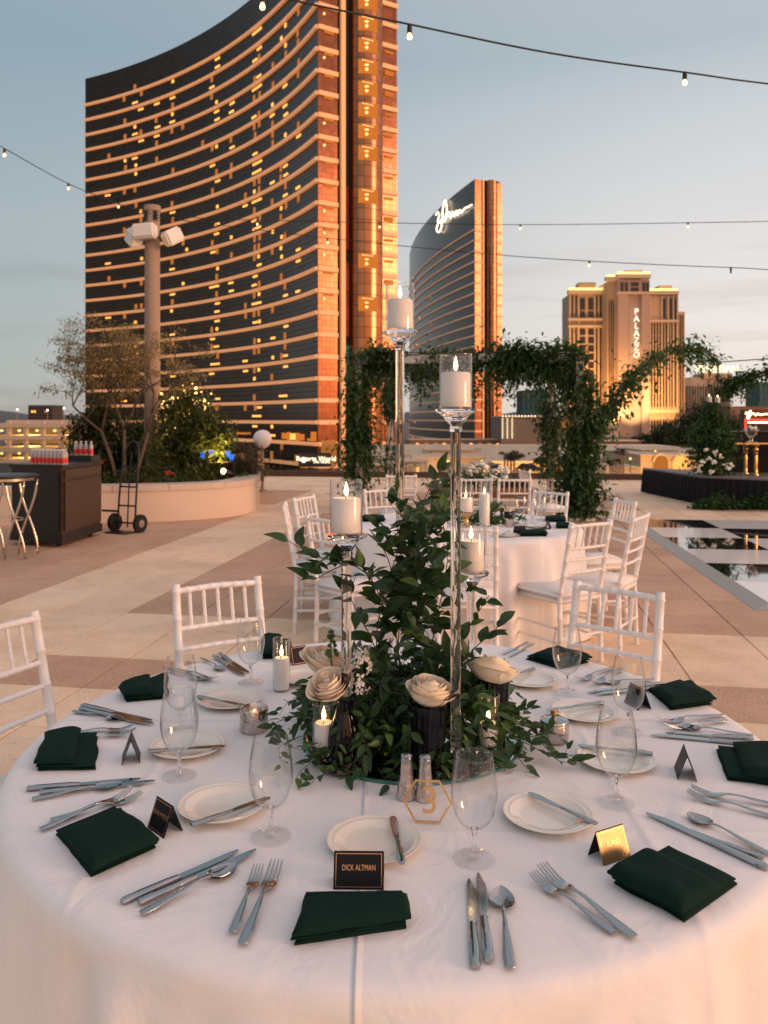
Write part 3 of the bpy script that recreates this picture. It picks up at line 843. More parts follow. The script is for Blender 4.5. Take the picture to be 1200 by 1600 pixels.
# ================================================================== ROOF TERRACE
YAW = R(8.6)
ua = Vector((math.sin(YAW), math.cos(YAW), 0)); va = Vector((math.cos(YAW), -math.sin(YAW), 0))
def UV(u, v, z=0): return ua*u + va*v + Vector((0, 0, z))
SV, SU = .5875, .585
terr = G()
terr.add([UV(-9,-16,-.014), UV(-9,16,-.014), UV(22.3,16,-.014), UV(22.3,-16,-.014)], [(0,1,2,3)])
terr.add([UV(22.3,-16,-.014), UV(22.3,16,-.014), UV(22.3,16,GZ), UV(22.3,-16,GZ)], [(0,1,2,3)])
floor = terr.build('terrace_floor', m_joint, kind='structure')
def slab_mesh(mat):
    g = G(); a, b_ = SV/2-.0038, SU/2-.0038; e = .003
    g.add([(-a,-b_,-.013),(a,-b_,-.013),(a,b_,-.013),(-a,b_,-.013), (-a,-b_,-e),(a,-b_,-e),(a,b_,-e),(-a,b_,-e), (-a+e,-b_+e,0),(a-e,-b_+e,0),(a-e,b_-e,0),(-a+e,b_-e,0)],
          [(0,1,5,4),(1,2,6,5),(2,3,7,6),(3,0,4,7),(4,5,9,8),(5,6,10,9),(6,7,11,10),(7,4,8,11),(8,9,10,11)])
    return g.mesh('paving_slab', mat)
SL = (slab_mesh(m_light_slab), slab_mesh(m_brown_slab))
def is_light(iu, iv):
    u = 4.98 + (iu+.5)*SU; v = -4.2 + (iv+.5)*SV
    if (iv % 11) in (0, 1): return True
    if 4.98 <= u < 6.15 or 2.6 < u < 4.395: return True
    if 13.2 < u < 14.4: return True
    if u > 17.5 or u < 1.4: return True
    return False
cand = []
for iu in range(-22, 30):
    for iv in range(-20, 34):
        u = 4.98+(iu+.5)*SU; v = -4.2+(iv+.5)*SV
        if not (-8.9 < u < 22.1 and -15.8 < v < 15.8): continue
        c = UV(u, v)
        vis = -1
        if c.y > 2.2:
            px, py = 600+c.x/c.y*F, Y0+H/c.y*F
            if -40 < px < 1240 and py < 1300 and math.hypot(c.x-.03, c.y-2.05) > 1.2: vis = 1/c.y
        cand.append((vis, iu, iv, c))
cand.sort(key=lambda q: -q[0])
rd = random.Random(5); st_ = {True: G(), False: G()}
for k, (vis, iu, iv, c) in enumerate(cand):
    lt = is_light(iu, iv); dz = rd.uniform(-.0012, .0008)
    if k < 300 and vis > 0:
        o = obj('paving_slab', SL[0 if lt else 1], floor, (c.x, c.y, dz), -YAW)
    else:
        me = SL[0]
        m = Matrix.Translation((c.x, c.y, dz)) @ Matrix.Rotation(-YAW, 4, 'Z')
        st_[lt].add([m @ q.co for q in me.vertices], [tuple(p.vertices) for p in me.polygons])
g = G(); g.merge(st_[True]); g.cur = 1; g.merge(st_[False])
g.build('paving_slabs', [m_light_slab, m_brown_slab], floor, fixn=False, kind='stuff')

# railing: dark curb beam with glass panels
RL = thing('glass_railing', 'frameless glass railing on a dark brown curb along the terrace edge', 'railing')
def railpt(v, z=0): return UV(21.55, v, z)
g = G(); m4 = Matrix.Translation(railpt(0, .075)) @ Matrix.Rotation(-YAW, 4, 'Z'); g.box((0,0,0), (31, .22, .15), m=m4); g.build('curb', m_darkbeam, RL)
for i in range(16):
    g = G(); m4 = Matrix.Translation(railpt(-14.9+1.95*i, .15+.36)) @ Matrix.Rotation(-YAW, 4, 'Z')
    g.box((0,0,0), (1.93, .015, .72), m=m4); g.build('glass_panel', m_rail_glass, RL)

# ------------------------------------------------------------------ planter
PLN = thing('curved_planter', 'curved cream planter wall with a pale stone cap', 'planter')
pw = [P(-620,824,1), P(-300,823,1), P(-60,822,1), P(60,821,1), P(161,817,1), P(224,816,1), P(290,813,1), P(350,808.5,1), P(385,803,1), P(401,795,1), P(405,785,1), P(400,775,1), P(392,766,1)]
pw = [onz(600+p.x*F, Y0+(H-p.z)*F, 0) for p in pw]
pw = [(v.x, v.y) for v in smooth_path([(p.x, p.y, 0) for p in pw], 5)]
inn = offset(pw, -.34)
vs = []; fs = []; n = len(pw)
def wall_solid(o_, i_, z0, z1):
    vs = []; fs = []; n = len(o_)
    for k in range(n): vs += [(*i_[k], z0), (*o_[k], z0), (*o_[k], z1), (*i_[k], z1)]
    for k in range(n-1):
        for a in range(4): fs.append((k*4+a, k*4+(a+1)%4, (k+1)*4+(a+1)%4, (k+1)*4+a))
    fs += [(0,1,2,3), ((n-1)*4+3,(n-1)*4+2,(n-1)*4+1,(n-1)*4)]
    return G().add(vs, fs)
wall_solid(pw, inn, -.01, .468).build('wall', m_stucco, PLN, smooth=35)
co, ci = offset(pw, .025), offset(pw, -.37)
for a in range(0, n-1, 7):
    b_ = min(n, a+8)
    if b_-a < 2: continue
    # each cap stone is shortened a little at its ends, so the joints read
    def trim(q):
        q = list(q[a:b_]); s = Vector(q[0]).lerp(Vector(q[1]), .03); e = Vector(q[-1]).lerp(Vector(q[-2]), .03)
        q[0] = tuple(s); q[-1] = tuple(e); return q
    wall_solid(trim(co), trim(ci), .47, .56).build('cap_stone', m_cap, PLN, smooth=35)
soil = inn + [(inn[-1][0]-.6, 20.9), (-11.0, 21.5), (-11.0, inn[0][1])]
G().add([(p[0], p[1], .40) for p in soil], [tuple(range(len(soil)))]).build('soil', m_soil, PLN)

# ------------------------------------------------------------------ foliage helpers
def leaf_cloud(name, pts, size, mat, parent, seed=0, asp=.42, droop=.3, **kw):
    """many small folded leaves (two faces each) at the given points -> one mesh"""
    rs = np.random.RandomState(seed); n = len(pts); p = np.array(pts)
    az = rs.uniform(0, 2*np.pi, n); el = rs.uniform(-1.0, .7, n) - droop
    d = np.stack([np.cos(az)*np.cos(el), np.sin(az)*np.cos(el), np.sin(el)], 1)
    s = np.cross(d, np.stack([rs.normal(0,.35,n), rs.normal(0,.35,n), np.ones(n)], 1)); s /= np.linalg.norm(s, axis=1)[:, None]+1e-9
    up = np.cross(s, d)
    L = (size*rs.uniform(.6, 1.25, n))[:, None]; w = L*asp
    v = np.stack([p, p+d*L*.45+s*w*.5+up*w*.18, p+d*L-up*L*.10, p+d*L*.45-s*w*.5+up*w*.18, p+d*L*.5], 1).reshape(-1, 3)
    i = np.arange(n)*5
    f = np.stack([i, i+1, i+4, i+1, i+2, i+4, i+2, i+3, i+4, i+3, i, i+4], 1).reshape(-1, 3)
    me = bpy.data.meshes.new(name)
    me.vertices.add(len(v)); me.vertices.foreach_set('co', v.ravel())
    me.loops.add(f.size); me.loops.foreach_set('vertex_index', f.ravel())
    me.polygons.add(len(f)); me.polygons.foreach_set('loop_start', np.arange(len(f))*3)
    me.polygons.foreach_set('use_smooth', np.ones(len(f), bool))
    me.materials.append(mat); me.update(); me.validate()
    return obj(name, me, parent, **kw)

def clumpy(c, rad, n, rd, k=18, spread=.42, hollow=.25):
    """points gathered in k clumps spread through an ellipsoid, with uneven gaps between"""
    cs = []
    while len(cs) < k:
        q = Vector((rd.uniform(-1,1), rd.uniform(-1,1), rd.uniform(-1,1)))
        if hollow < q.length < 1: cs.append((q, rd.uniform(.6, 1.3)))
    out = []
    while len(out) < n:
        q, w = rd.choice(cs)
        e = Vector((rd.gauss(0,1), rd.gauss(0,1), rd.gauss(0,1)))*spread*w*.55
        r = q+e
        if r.z < -1.05: continue
        out.append((c[0]+r.x*rad[0], c[1]+r.y*rad[1], c[2]+r.z*rad[2]))
    return out, [(c[0]+q.x*rad[0], c[1]+q.y*rad[1], c[2]+q.z*rad[2]) for q, w in cs]

def shrub(name, label, cat, base, c, rad, n, size, mat, seed, k=18, spread=.42, group=None, trunk=.05, trunkmat=None):
    rd = random.Random(seed)
    t = thing(name, label, cat, base, group=group)
    b = Vector(base)
    pts, cs = clumpy((c[0]-b.x, c[1]-b.y, c[2]-b.z), rad, n, rd, k, spread)
    leaf_cloud('crown', pts, size, mat, t, seed, kind='stuff')
    g = G(); lift = Vector((c[0]-b.x, c[1]-b.y, (c[2]-b.z)*.55))
    g.tube([(0,0,-.02), lift*.5 + Vector((trunk, 0, 0)), lift], [trunk, trunk*.85, trunk*.7], 7)
    for q in cs:
        q = Vector(q); mid = lift.lerp(q, .5) + Vector((rd.uniform(-.1,.1)*rad[0], 0, rd.uniform(0,.12)*rad[2]))
        g.tube([lift*.9, mid, q], [trunk*.55, trunk*.35, trunk*.1], 5)
    g.build('trunk', trunkmat or m_bark, t, smooth=True)
    return t

def pz(px, py, D): return tuple(P(px, py, D))
# planter bushes
def at0(px, D, z=.40): return ((px-600)*D/F, D, z)
shrub('leafy_bush', 'large dark green bush in the planter just right of the tan pole', 'bush', at0(292, 14.2), pz(292, 690, 14.2), (.70,.6,.80), 11000, .10, m_bush, 21, 34, .36)
shrub('leafy_bush', 'dark bush in the planter behind the black cart, left of the small bare tree', 'bush', at0(150, 14.4), pz(148, 694, 14.4), (.58,.5,.74), 8000, .10, m_bush, 22, 26, .36)
shrub('leafy_bush', 'low dark bush directly behind the small bare tree trunk', 'bush', at0(215, 15.2), pz(215, 705, 15.2), (.54,.5,.64), 6000, .09, m_bush, 23, 22, .4)
shrub('leafy_bush', 'low dry reddish shrub at the right end of the planter by the white globe', 'bush', at0(380, 15.0), pz(376, 727, 15.0), (.34,.5,.36), 2600, .07, leafmat('dry_leaf', (.07,.06,.03), (.14,.10,.06), .6, 3), 24, 18, .5)
rd = random.Random(31); pts = []
for i in range(9000):
    u = rd.random(); k = rd.random()*(n-2); a = int(k)
    o = inn[a]; px_ = o[0] - rd.random()*.1; D = o[1] + .1 + abs(rd.gauss(0, 1.1))
    if D > 20.5: continue
    px_ = o[0] + (rd.random()-.6)*.4
    pts.append((px_, D, .40 + rd.random()**1.5*.34*(.5+noise.noise((px_*1.3, D*1.3, 0))+.4)))
gc = leaf_cloud('ground_cover', pts, .10, m_bush, None, 32, kind='stuff')
tag(gc, 'low green ground cover filling the planter', 'ground cover')
rd = random.Random(33)
for i, (px, py, D, lab) in enumerate(((262, 741, 13.3, 'red flowers in the ground cover below the round bush'), (165, 718, 14.0, 'red flowers beside the bare tree trunk, higher up'), (236, 755, 13.0, 'small red flowers low against the planter cap'))):
    c = P(px, py, D); t = thing('red_flower_cluster', lab, 'flowers', (c.x, c.y, .42), group='red flowers in the planter')
    g = G()
    for k in range(7): q = (rd.uniform(-.11,.11), rd.uniform(-.08,.08), c.z-.42+rd.uniform(-.04,.04)); g.ball(q, .027, 6, 4, (1.2,1.2,.7))
    g.build('blossoms', M('red_blossom', (.45,.03,.02), .6) if i == 0 else bpy.data.materials['red_blossom'], t)
    g = G()
    for k in range(5): g.tube([(rd.uniform(-.03,.03),0,-.02),(rd.uniform(-.1,.1), rd.uniform(-.05,.05), c.z-.44)], .006, 5)
    g.build('stems', m_stem, t)
# fine sparse tree with several stems
def airy_tree():
    rd = random.Random(44); base = at0(196, 13.3); b = Vector(base)
    t = thing('small_tree', 'small sparse olive tree with thin leaning stems in the planter', 'tree', base)
    g = G(); tips = []
    def grow(p, d, L, r, lev):
        q = p + d*L; mid = p + d*L*.5 + Vector((rd.uniform(-.06,.06),rd.uniform(-.06,.06),0))*L
        g.tube([p, mid, q], [r, r*.85, r*.7], 6 if lev < 2 else 4)
        if lev >= 2: tips.append((mid, q, lev))
        if lev == 5: return
        for k in range(3 if lev > 0 else 2):
            dd = (d + Vector((rd.uniform(-1.25,1.25), rd.uniform(-.8,.8), rd.uniform(-.35,.5)))*(.80 if lev else .62)).normalized()
            if lev > 1: dd.z *= .6
            grow(q if k < 2 else mid, dd.normalized(), L*rd.uniform(.62,.86), r*.58, lev+1)
    for s in (-1.5, 0, 1.5):
        grow(Vector((s*.07, rd.uniform(-.05,.05), 0)), Vector((s*.20, rd.uniform(-.1,.1), 1)).normalized(), .99, .034, 0)
    g.build('trunk', m_bark, t, smooth=True)
    pts = []
    for a, c, l in tips:
        for k in range(8 if l < 4 else 14):
            q = a.lerp(c, rd.random()) + Vector((rd.gauss(0,.05), rd.gauss(0,.05), rd.gauss(0,.04)))
            pts.append(tuple(q))
    leaf_cloud('crown', pts, .06, m_olive, t, 45, asp=.34, kind='stuff')
    return max(p[2] for p in pts), len(pts)
print('tree', airy_tree())
# tan pole with three white floodlight cases
PO = thing('lamp_pole', 'tall tan pole in the planter with three white floodlight cases near its top', 'pole', at0(238, 14.8, .40))
D = 14.8; zt = Z(322, D)-.40
G().lathe([(0,0),(.15,0),(.14,zt*.5),(.132,zt-.12),(.132,zt-.10),(.15,zt-.10),(.15,zt),(0,zt)], 20).build('post', m_pole, PO, smooth=40)
for k, (dx, dz, ry, rzz) in enumerate(((-.06, Z(367, D)-.4, -4, -6), (-.28, Z(374, D)-.4, 30, -50), (.38, Z(372, D)-.4, -30, 42))):
    g = G(); mm = Matrix.Translation((dx, -.24 if k == 0 else -.10, dz)) @ Matrix.Rotation(R(rzz), 4, 'Z') @ Matrix.Rotation(R(ry), 4, 'Y')
    q = bmesh.new(); bmesh.ops.create_cube(q, size=1)
    for v_ in q.verts: v_.co = Vector((v_.co.x*(.42 if k == 0 else .34), v_.co.y*.28*(1.0 if v_.co.y < 0 else .7), v_.co.z*.27))
    bmesh.ops.bevel(q, geom=q.edges[:], offset=.035, segments=3, affect='EDGES')
    for v_ in q.verts: v_.co = mm @ v_.co
    me = bpy.data.meshes.new('floodlight'); q.to_mesh(me); q.free(); me.materials.append(m_floodcase); obj('floodlight', me, PO)
    G().tube([(0,0,dz+.02), mm @ Vector((0, .1, 0))], .03, 6).build('bracket', m_black, PO)
for s in (-1, 1):
    G().box((.09*s, -.10, Z(339, D)-.4), (.06, .08, .16)).build('clamp', m_black, PO)
# white globe lamp
c = P(410, 686, 17.5); t = thing('globe_lamp', 'white frosted globe lamp at the right end of the planter', 'lamp', (c.x, c.y, 0))
G().ball((0,0,c.z), .20, 24, 16).build('globe', m_globe, t, smooth=True)
G().lathe([(0,0),(.10,0),(.10,.03),(.035,.05),(.03,c.z-.22),(.07,c.z-.20),(.075,c.z-.15),(0,c.z-.15)], 14).build('post', m_pole, t, smooth=40)
# uplight
c = P(354, 738, 13.7); t = thing('garden_spotlight', 'small lit garden spotlight on the planter edge', 'spotlight', (c.x, c.y, .40))
G().tube([(0,0,-.02),(0,0,c.z-.42)], .012, 6).build('stake', m_black, t)
G().tube([(.09,.03,c.z-.43),(0,0,c.z-.40),(-.03,-.02,c.z-.385)], [.035,.05,.055], 12).build('housing', m_black, t, smooth=40)
G().ball((-.045,-.03,c.z-.38), .045, 10, 6).build('bulb', emitter('spot_bulb', (1,.62,.25), 14, True), t)
lamp('garden_lamp', 'SPOT', (c.x-.05, c.y+.1, c.z+.05), 130, (1,.60,.16), .06, P(325, 660, 14.2), 90)
lamp('garden_lamp', 'SPOT', P(268, 700, 15.6), 260, (1,.60,.16), .08, P(285, 630, 14.6), 110)
# fairy lights behind the bush, blue neon glimpsed through it
rd = random.Random(51); g = G()
for k in range(150):
    a = rd.random()**.7*math.pi
    q = P(288+rd.gauss(0,20), 634+rd.gauss(0,12), 15.1+rd.uniform(-.2,.2)); g.ball(q, rd.uniform(.012,.03), 6, 4)
o = g.build('fairy_lights', emitter('fairy_light', (1,.52,.14), 5), kind='stuff'); tag(o, 'cluster of warm fairy lights glowing through the top of the round bush', 'fairy lights')
BL = thing('blue_neon_sign', 'small blue neon sign glimpsed through the planter bush', 'neon sign')
m_blue = emitter('blue_neon', (.04,.22,1), 1.3)
for x, y in ((316, 711), (330, 707), (356, 709), (362, 714)):
    pts = [P(x-3+1.5*k, y+(5 if k % 2 else -4), 14.0) for k in range(5)]; G().tube(pts, .016, 6).build('tube', m_blue, BL)
G().tube([P(305, 722, 14.0), P(372, 722, 14.0)], .012, 6).tube([P(312, 722, 14.0), (P(312,722,14.0).x, 14.0, .38)], .012, 6).tube([P(366, 722, 14.0), (P(366,722,14.0).x, 14.0, .38)], .012, 6).build('rail', m_black, BL)

# ------------------------------------------------------------------ black bar cart, its bottles, tray stand, hand truck
ca, cb, cc_ = onz(97, 857, 0), onz(160, 836, 0), onz(15, 851, 0)
ex = (ca-cc_); wx = ex.length; ex.normalize(); ey = (cb-ca); wy = ey.length; ey.normalize()
CT = thing('bar_cart', 'tall black wooden bar cart on castors at the left', 'bar cart', (ca.x, ca.y, 0))
def cart_box(a, b_, z0, z1, name, mat):      # a,b along the two faces in metres from the near corner
    q = [ex*-a[0]+ey*b_[0], ex*-a[1]+ey*b_[0], ex*-a[1]+ey*b_[1], ex*-a[0]+ey*b_[1]]
    return G().prism([(p.x, p.y) for p in q], z0, z1).build(name, mat, CT)
cart_box((.02, wx-.02), (.02, wy-.02), .11, .96, 'cabinet', m_cart)
cart_box((-.015, wx), (-.01, wy), .96, 1.0, 'top', m_black)
cart_box((.0, wx), (.0, wy), .06, .16, 'plinth', m_black)
cart_box((-.008, .02), (.07, wy-.05), .20, .80, 'side_panel', m_cart)
cart_box((-.008, .02), (.07, wy-.05), .83, .94, 'drawer_panel', m_cart)
cart_box((.05, wx-.05), (-.010, .02), .20, .92, 'front_panel', m_black)
cart_box((.02, wx-.02), (wy-.30, wy-.02), 1.0, 1.075, 'rear_rail', m_black)
for a, b_ in ((.12,.12), (.12, wy-.15), (wx-.12,.12), (wx-.12, wy-.15)):
    q = ex*-a+ey*b_
    G().tube([q+Vector((-.02,0,.034)), q+Vector((.02,0,.034))], .034, 12).build('castor', m_rubber, CT)
    G().box((q.x, q.y, .055), (.03,.05,.03)).build('castor_fork', m_chrome, CT)
def bottle(name, label, grp):
    t = thing(name, label, 'bottle', group=grp)
    G().lathe([(0,0),(.030,0),(.032,.008),(.032,.022),(0,.022)], 12).build('base', m_water, t, smooth=40)
    G().lathe([(.0325,.022),(.0330,.026),(.0330,.094),(.0325,.098)], 12).build('label_band', m_red, t, smooth=40)
    G().lathe([(.032,.098),(.031,.14),(.024,.172),(.0135,.19),(.0125,.20)], 12).build('body', m_water, t, smooth=True)
    G().lathe([(0,.20),(.0145,.20),(.0145,.217),(0,.217)], 10).build('cap', m_floodcase, t, smooth=40)
    t.scale = (.86,)*3
    return t
b0 = None
for row in range(2):
    for k in range(9):
        q = ca + ex*-(.04+.061*k) + ey*(.10+.062*row) + Vector((0,0,1.0))
        if b0 is None: b0 = bottle('water_bottle', 'water bottle with red label in the front rows on the black cart', 'front rows of water bottles'); b0.location = q
        else: dup(b0, q)
for k in range(4):
    q = ca + ex*-(.10+.085*k) + ey*(wy-.16) + Vector((0,0,1.075))
    dup(b0, q, 0, 'water bottle with red label in the raised back row on the black cart', 'back row of water bottles')

def tray_stand():
    a = onz(37, 875, 0); t = thing('bar_stand', 'round black topped stand with crossed curved chrome legs at the left edge', 'stand', (-4.28, 9.15, 0))
    o = Vector((-4.28, 9.15, 0)); zt = .93
    G().lathe([(0,zt-.03),(.36,zt-.03),(.375,zt-.02),(.375,zt-.005),(.365,zt),(0,zt)], 36).build('top', m_black, t, smooth=40)
    G().lathe([(.30,zt-.06),(.33,zt-.06),(.33,zt-.032),(.30,zt-.032)], 30, closed=True).build('under_ring', m_chrome, t, smooth=40)
    def leg(x0, x1, y):
        pts = []
        for i in range(13):
            u = i/12; x = x0 + (x1-x0)*(.5-.5*math.cos(math.pi*u))
            pts.append((x, y, .012 + u*(zt-.07)))
        return G().tube(pts, .0135, 8)
    for y in (-.17, .17):
        leg(.09-.0, .30, y).build('leg', m_chrome, t, smooth=True); leg(.30, .09, y+.028).build('leg', m_chrome, t, smooth=True)
        leg(-.30, -.09, y).build('leg', m_chrome, t, smooth=True); leg(-.09, -.30, y+.028).build('leg', m_chrome, t, smooth=True)
    G().tube([(.30,-.16,.05),(.30,.18,.05)], .009, 6).build('stretcher', m_chrome, t)
    G().tube([(-.30,-.16,.05),(-.30,.18,.05)], .009, 6).build('stretcher', m_chrome, t)
    G().lathe([(.205,.42),(.22,.42),(.22,.435),(.205,.435)], 30, closed=True).build('middle_ring', m_chrome, t)
    p = thing('plate_stack', 'small stack of pale plates on the black stand at the left edge', 'plates', (-4.36, 8.99, .931))
    for i in range(4):
        G().lathe([(0,0),(.05,0),(.10,.012),(.10,.016),(.05,.006),(0,.006)], 24, (0,0,i*.009)).build('plate', m_china, p, smooth=40)
tray_stand()

def hand_truck():
    b_ = onz(199, 831, 0); t = thing('hand_truck', 'black two wheeled hand truck leaning by the planter wall', 'hand truck', (b_.x, b_.y, 0), R(-24))
    for s in (-1, 1):
        pts = [(.15*s, -.02, .05), (.15*s, 0, .40), (.14*s, .05, .85), (.12*s, .10, 1.12), (.07*s, .12, 1.22)]
        G().tube(smooth_path(pts, 4), .014, 8).build('rail', m_black, t, smooth=True)
        w_ = G().tube([(.20*s, 0, .125), (.245*s, 0, .125)], [.125, .125], 24).build('wheel', m_rubber, t, smooth=40)
        G().tube([(.246*s, 0, .125), (.252*s, 0, .125)], .055, 14).tube([(.252*s,0,.125),(.262*s,0,.125)], .018, 10).build('hub', m_chrome, w_, smooth=40)
    for z, y in ((.36, 0), (.62, .02), (.9, .06)):
        G().tube([(-.145, y, z), (.145, y, z)], .012, 6).build('crossbar', m_black, t)
    G().tube([(-.07,.12,1.22), (0,.13,1.25), (.07,.12,1.22)], .014, 8).build('handle', m_black, t, smooth=True)
    G().tube([(0,0,.06),(0,.03,.6),(0,.09,1.1)], .010, 6).build('spine', m_black, t)
    G().tube([(-.19,0,.125),(.19,0,.125)], .012, 8).build('axle', m_black, t)
    G().box((0,-.13,.012), (.36,.24,.012)).build('toe_plate', m_black, t)
    G().tube([(-.14,-.01,.28),(-.42,-.03,.28)], .016, 8).build('support_arm', m_black, t)
hand_truck()

# ------------------------------------------------------------------ string lights
def strand(label, pts, bulbs, r=.006, off=()):
    t = thing('string_lights', label, 'string lights', group='strings of bulbs over the terrace')
    q = smooth_path([P(*p) for p in pts], 8)
    G().tube(q, r, 6).build('cable', m_cable, t, smooth=True)
    for i, (px, py, D) in enumerate(bulbs):
        c = P(px, py, D)
        o = G().lathe([(0,-.002),(.012,-.002),(.016,-.02),(.016,-.055),(.0,-.055)], 10).build('socket', m_black, t, smooth=40, loc=c)
        G().lathe([(0,-.0552),(.010,-.057),(.0155,-.074),(.014,-.088),(0,-.097)], 12).build('bulb', m_bulboff if i in off else m_bulb, o, smooth=True)
    return t
strand('nearest, thickest string of lit bulbs crossing the top right of the sky', [(-900,-760,3.0),(-200,-330,3.5),(300,-66,4.2),(410,-12,4.5),(640,38,5.0),(860,83,5.3),(1070,113,5.6),(1300,142,6.0),(2000,214,7.2),(2900,290,9)], [(410,-11,4.5),(640,38,5.0),(1070,112,5.6)])
strand('string of lit bulbs sloping down from the left edge to the pole', [(-1500,-700,4.2),(-600,-110,6.4),(-60,196,8.6),(7,232,9.4),(107,287,11.4),(185,318,13.4),(238,335,14.75)], [(7,232,9.4),(107,286,11.4),(185,316,13.4)])
strand('upper of the two far strings, nearly level at right of the pole', [(240,336,14.6),(340,342,14.6),(400,344,14.6),(593,348,14.4),(813,351,14.2),(1075,348,14),(1300,342,13.8),(2000,310,13.2)], [(402,344,14.6),(593,348,14.4),(813,350,14.2),(1075,347,14)])
strand('lower of the two far strings right of the pole, with one unlit bulb', [(240,339,14.5),(380,356,14),(512,372,13.5),(740,395,13),(921,408,12.5),(1142,418,12),(1300,420,11.7),(2000,395,10.5)], [(512,372,13.5),(921,407,12.5),(1142,417,12)], off=(2,))

# ================================================================== DANCE FLOOR, STAGE, GARLANDS
c0 = onz(1180, 953.6, 0); c1 = onz(976, 813, 0)
dy = (c1-c0); LN = dy.length; dy.normalize(); dx = Vector((dy.y, -dy.x, 0))
DF = thing('dance_floor', 'black and white checkered glossy dance floor with a grey metal edge ramp', 'dance floor', (c0.x, c0.y, 0))
rw = .17; s0 = rw; PS = (LN-rw)/6
hs = .022
g = G()
for a, b_ in ((0, 1),):
    g.add([Vector((0,0,.002)), dy*(LN+.05)+Vector((0,0,.002)), dy*(LN+.05)+dx*rw+Vector((0,0,hs)), dx*rw+dy*rw+Vector((0,0,hs))], [(0,1,2,3)])
g.build('edge_ramp', m_ramp, DF)
g = G(); g.add([Vector((0,0,.002)), dx*7+Vector((0,0,.002)), dx*7+dy*rw+Vector((0,0,hs)), dx*rw+dy*rw+Vector((0,0,hs))], [(0,1,2,3)])
g.build('edge_ramp', m_ramp, DF)
for r in range(6):
    for c in range(6):
        e = .002
        q = [dx*(rw+PS*1.02*c+e)+dy*(s0+PS*r+e), dx*(rw+PS*1.02*(c+1)-e)+dy*(s0+PS*r+e), dx*(rw+PS*1.02*(c+1)-e)+dy*(s0+PS*(r+1)-e), dx*(rw+PS*1.02*c+e)+dy*(s0+PS*(r+1)-e)]
        G().prism([(v.x, v.y) for v in q], .001, hs+.0005).build('floor_panel', m_dwhite if (r+c) % 2 == 0 else m_dblack, DF)

# stage with its pleated black skirt
k0 = onz(1098, 789, 0); k1 = onz(1042, 777, 0); k2 = onz(1200, 795.5, 0)
sd_ = (k1-k0).normalized(); sf = (k2-k0).normalized()
ST = thing('stage', 'raised stage with pleated black skirt and grey top at the right', 'stage', (k0.x, k0.y, 0))
SH = .49
def pleat(a, d, L, nrm, amp=.022, wl=.13):
    g = G(); n = int(L/wl*8); vs = []
    for i in range(n+1):
        s = L*i/n; o = amp*math.sin(2*math.pi*s/wl + .8*math.sin(s*3.1))
        for z, k in ((SH, .25), (SH*.8, .7), (.01, 1.5)): vs.append(a + d*s + nrm*(o*k + .03*(1-z/SH)) + Vector((0,0,z)))
    fs = []
    for i in range(n):
        for j in range(2): fs.append((i*3+j, (i+1)*3+j, (i+1)*3+j+1, i*3+j+1))
    return g.add(vs, fs)
pleat(Vector((0,0,0)), sf, 6.0, Vector((sf.y,-sf.x,0))).build('skirt', m_blackcloth, ST, smooth=True)
pleat(Vector((0,0,0)), sd_, 2.6, Vector((-sd_.y, sd_.x, 0))).build('skirt', m_blackcloth, ST, smooth=True)
q = [Vector((0,0,0)), sf*6, sf*6+sd_*2.6, sd_*2.6]
G().prism([(v.x, v.y) for v in q], SH+.002, SH+.03).build('deck', m_stage, ST)
G().prism([(v.x*.96+.03, v.y*.96+.03) for v in q], .02, SH-.005).build('frame', m_black, ST)
def on_stage(px, D): return Vector(((px-600)*D/F, D, SH+.03))
# gold console table, vase, dj desk
b_ = on_stage(1181, 15.0)
GT = thing('gold_table', 'slim gold table with a turned leg on the stage', 'table', b_)
zt = Z(692, 15.0)-b_.z
G().box((.55,.22,zt-.012), (2.0,.55,.024)).build('tabletop', m_goldmetal, GT)
legp = [(0,0),(.05,0),(.05,.02),(.028,.05),(.032,.12),(.030,zt*.55),(.024,zt*.62),(.045,zt*.66),(.045,zt*.69),(.026,zt*.72),(.05,zt*.78),(.05,zt*.81),(.03,zt*.86),(.06,zt*.92),(.06,zt*.945),(.03,zt-.024),(0,zt-.024)]
for x, y in ((0,0),(1.3,0),(0,.42),(1.3,.42)): G().lathe(legp, 16, (x,y,0)).build('leg', m_goldmetal, GT, smooth=45)
t = thing('glass_goblet_vase', 'wide clear glass footed vase on the gold table', 'vase', (b_.x-.02, b_.y+.14, b_.z+zt+.001))
G().lathe([(0,0),(.10,0),(.10,.012),(.03,.03),(.022,.08),(.06,.11),(.10,.15),(.115,.22),(.15,.235),(.14,.25),(.105,.225),(.09,.155),(.05,.12),(0,.10)], 24).build('bowl', m_crystal, t, smooth=40)
rd = random.Random(8); g = G()
for k in range(8): g.ball((rd.uniform(-.06,.06), rd.uniform(-.06,.06), .25+rd.uniform(0,.04)), .035, 8, 5)
g.build('white_blossoms', m_white_flower, t, smooth=True)
b2 = on_stage(1172, 15.75)
DJ = thing('draped_desk', 'black draped desk behind the gold table on the stage', 'desk', b2)
zz = Z(676, 15.7)-b2.z
G().box((.9,.3,zz/2), (2.4,.6,zz)).build('drape', m_blackcloth, DJ)
G().box((.9,.3,zz+.012), (2.46,.66,.02)).build('top', m_black, DJ)
G().box((.25,.05,zz+.10), (.45,.3,.14)).build('speaker_box', m_black, DJ)

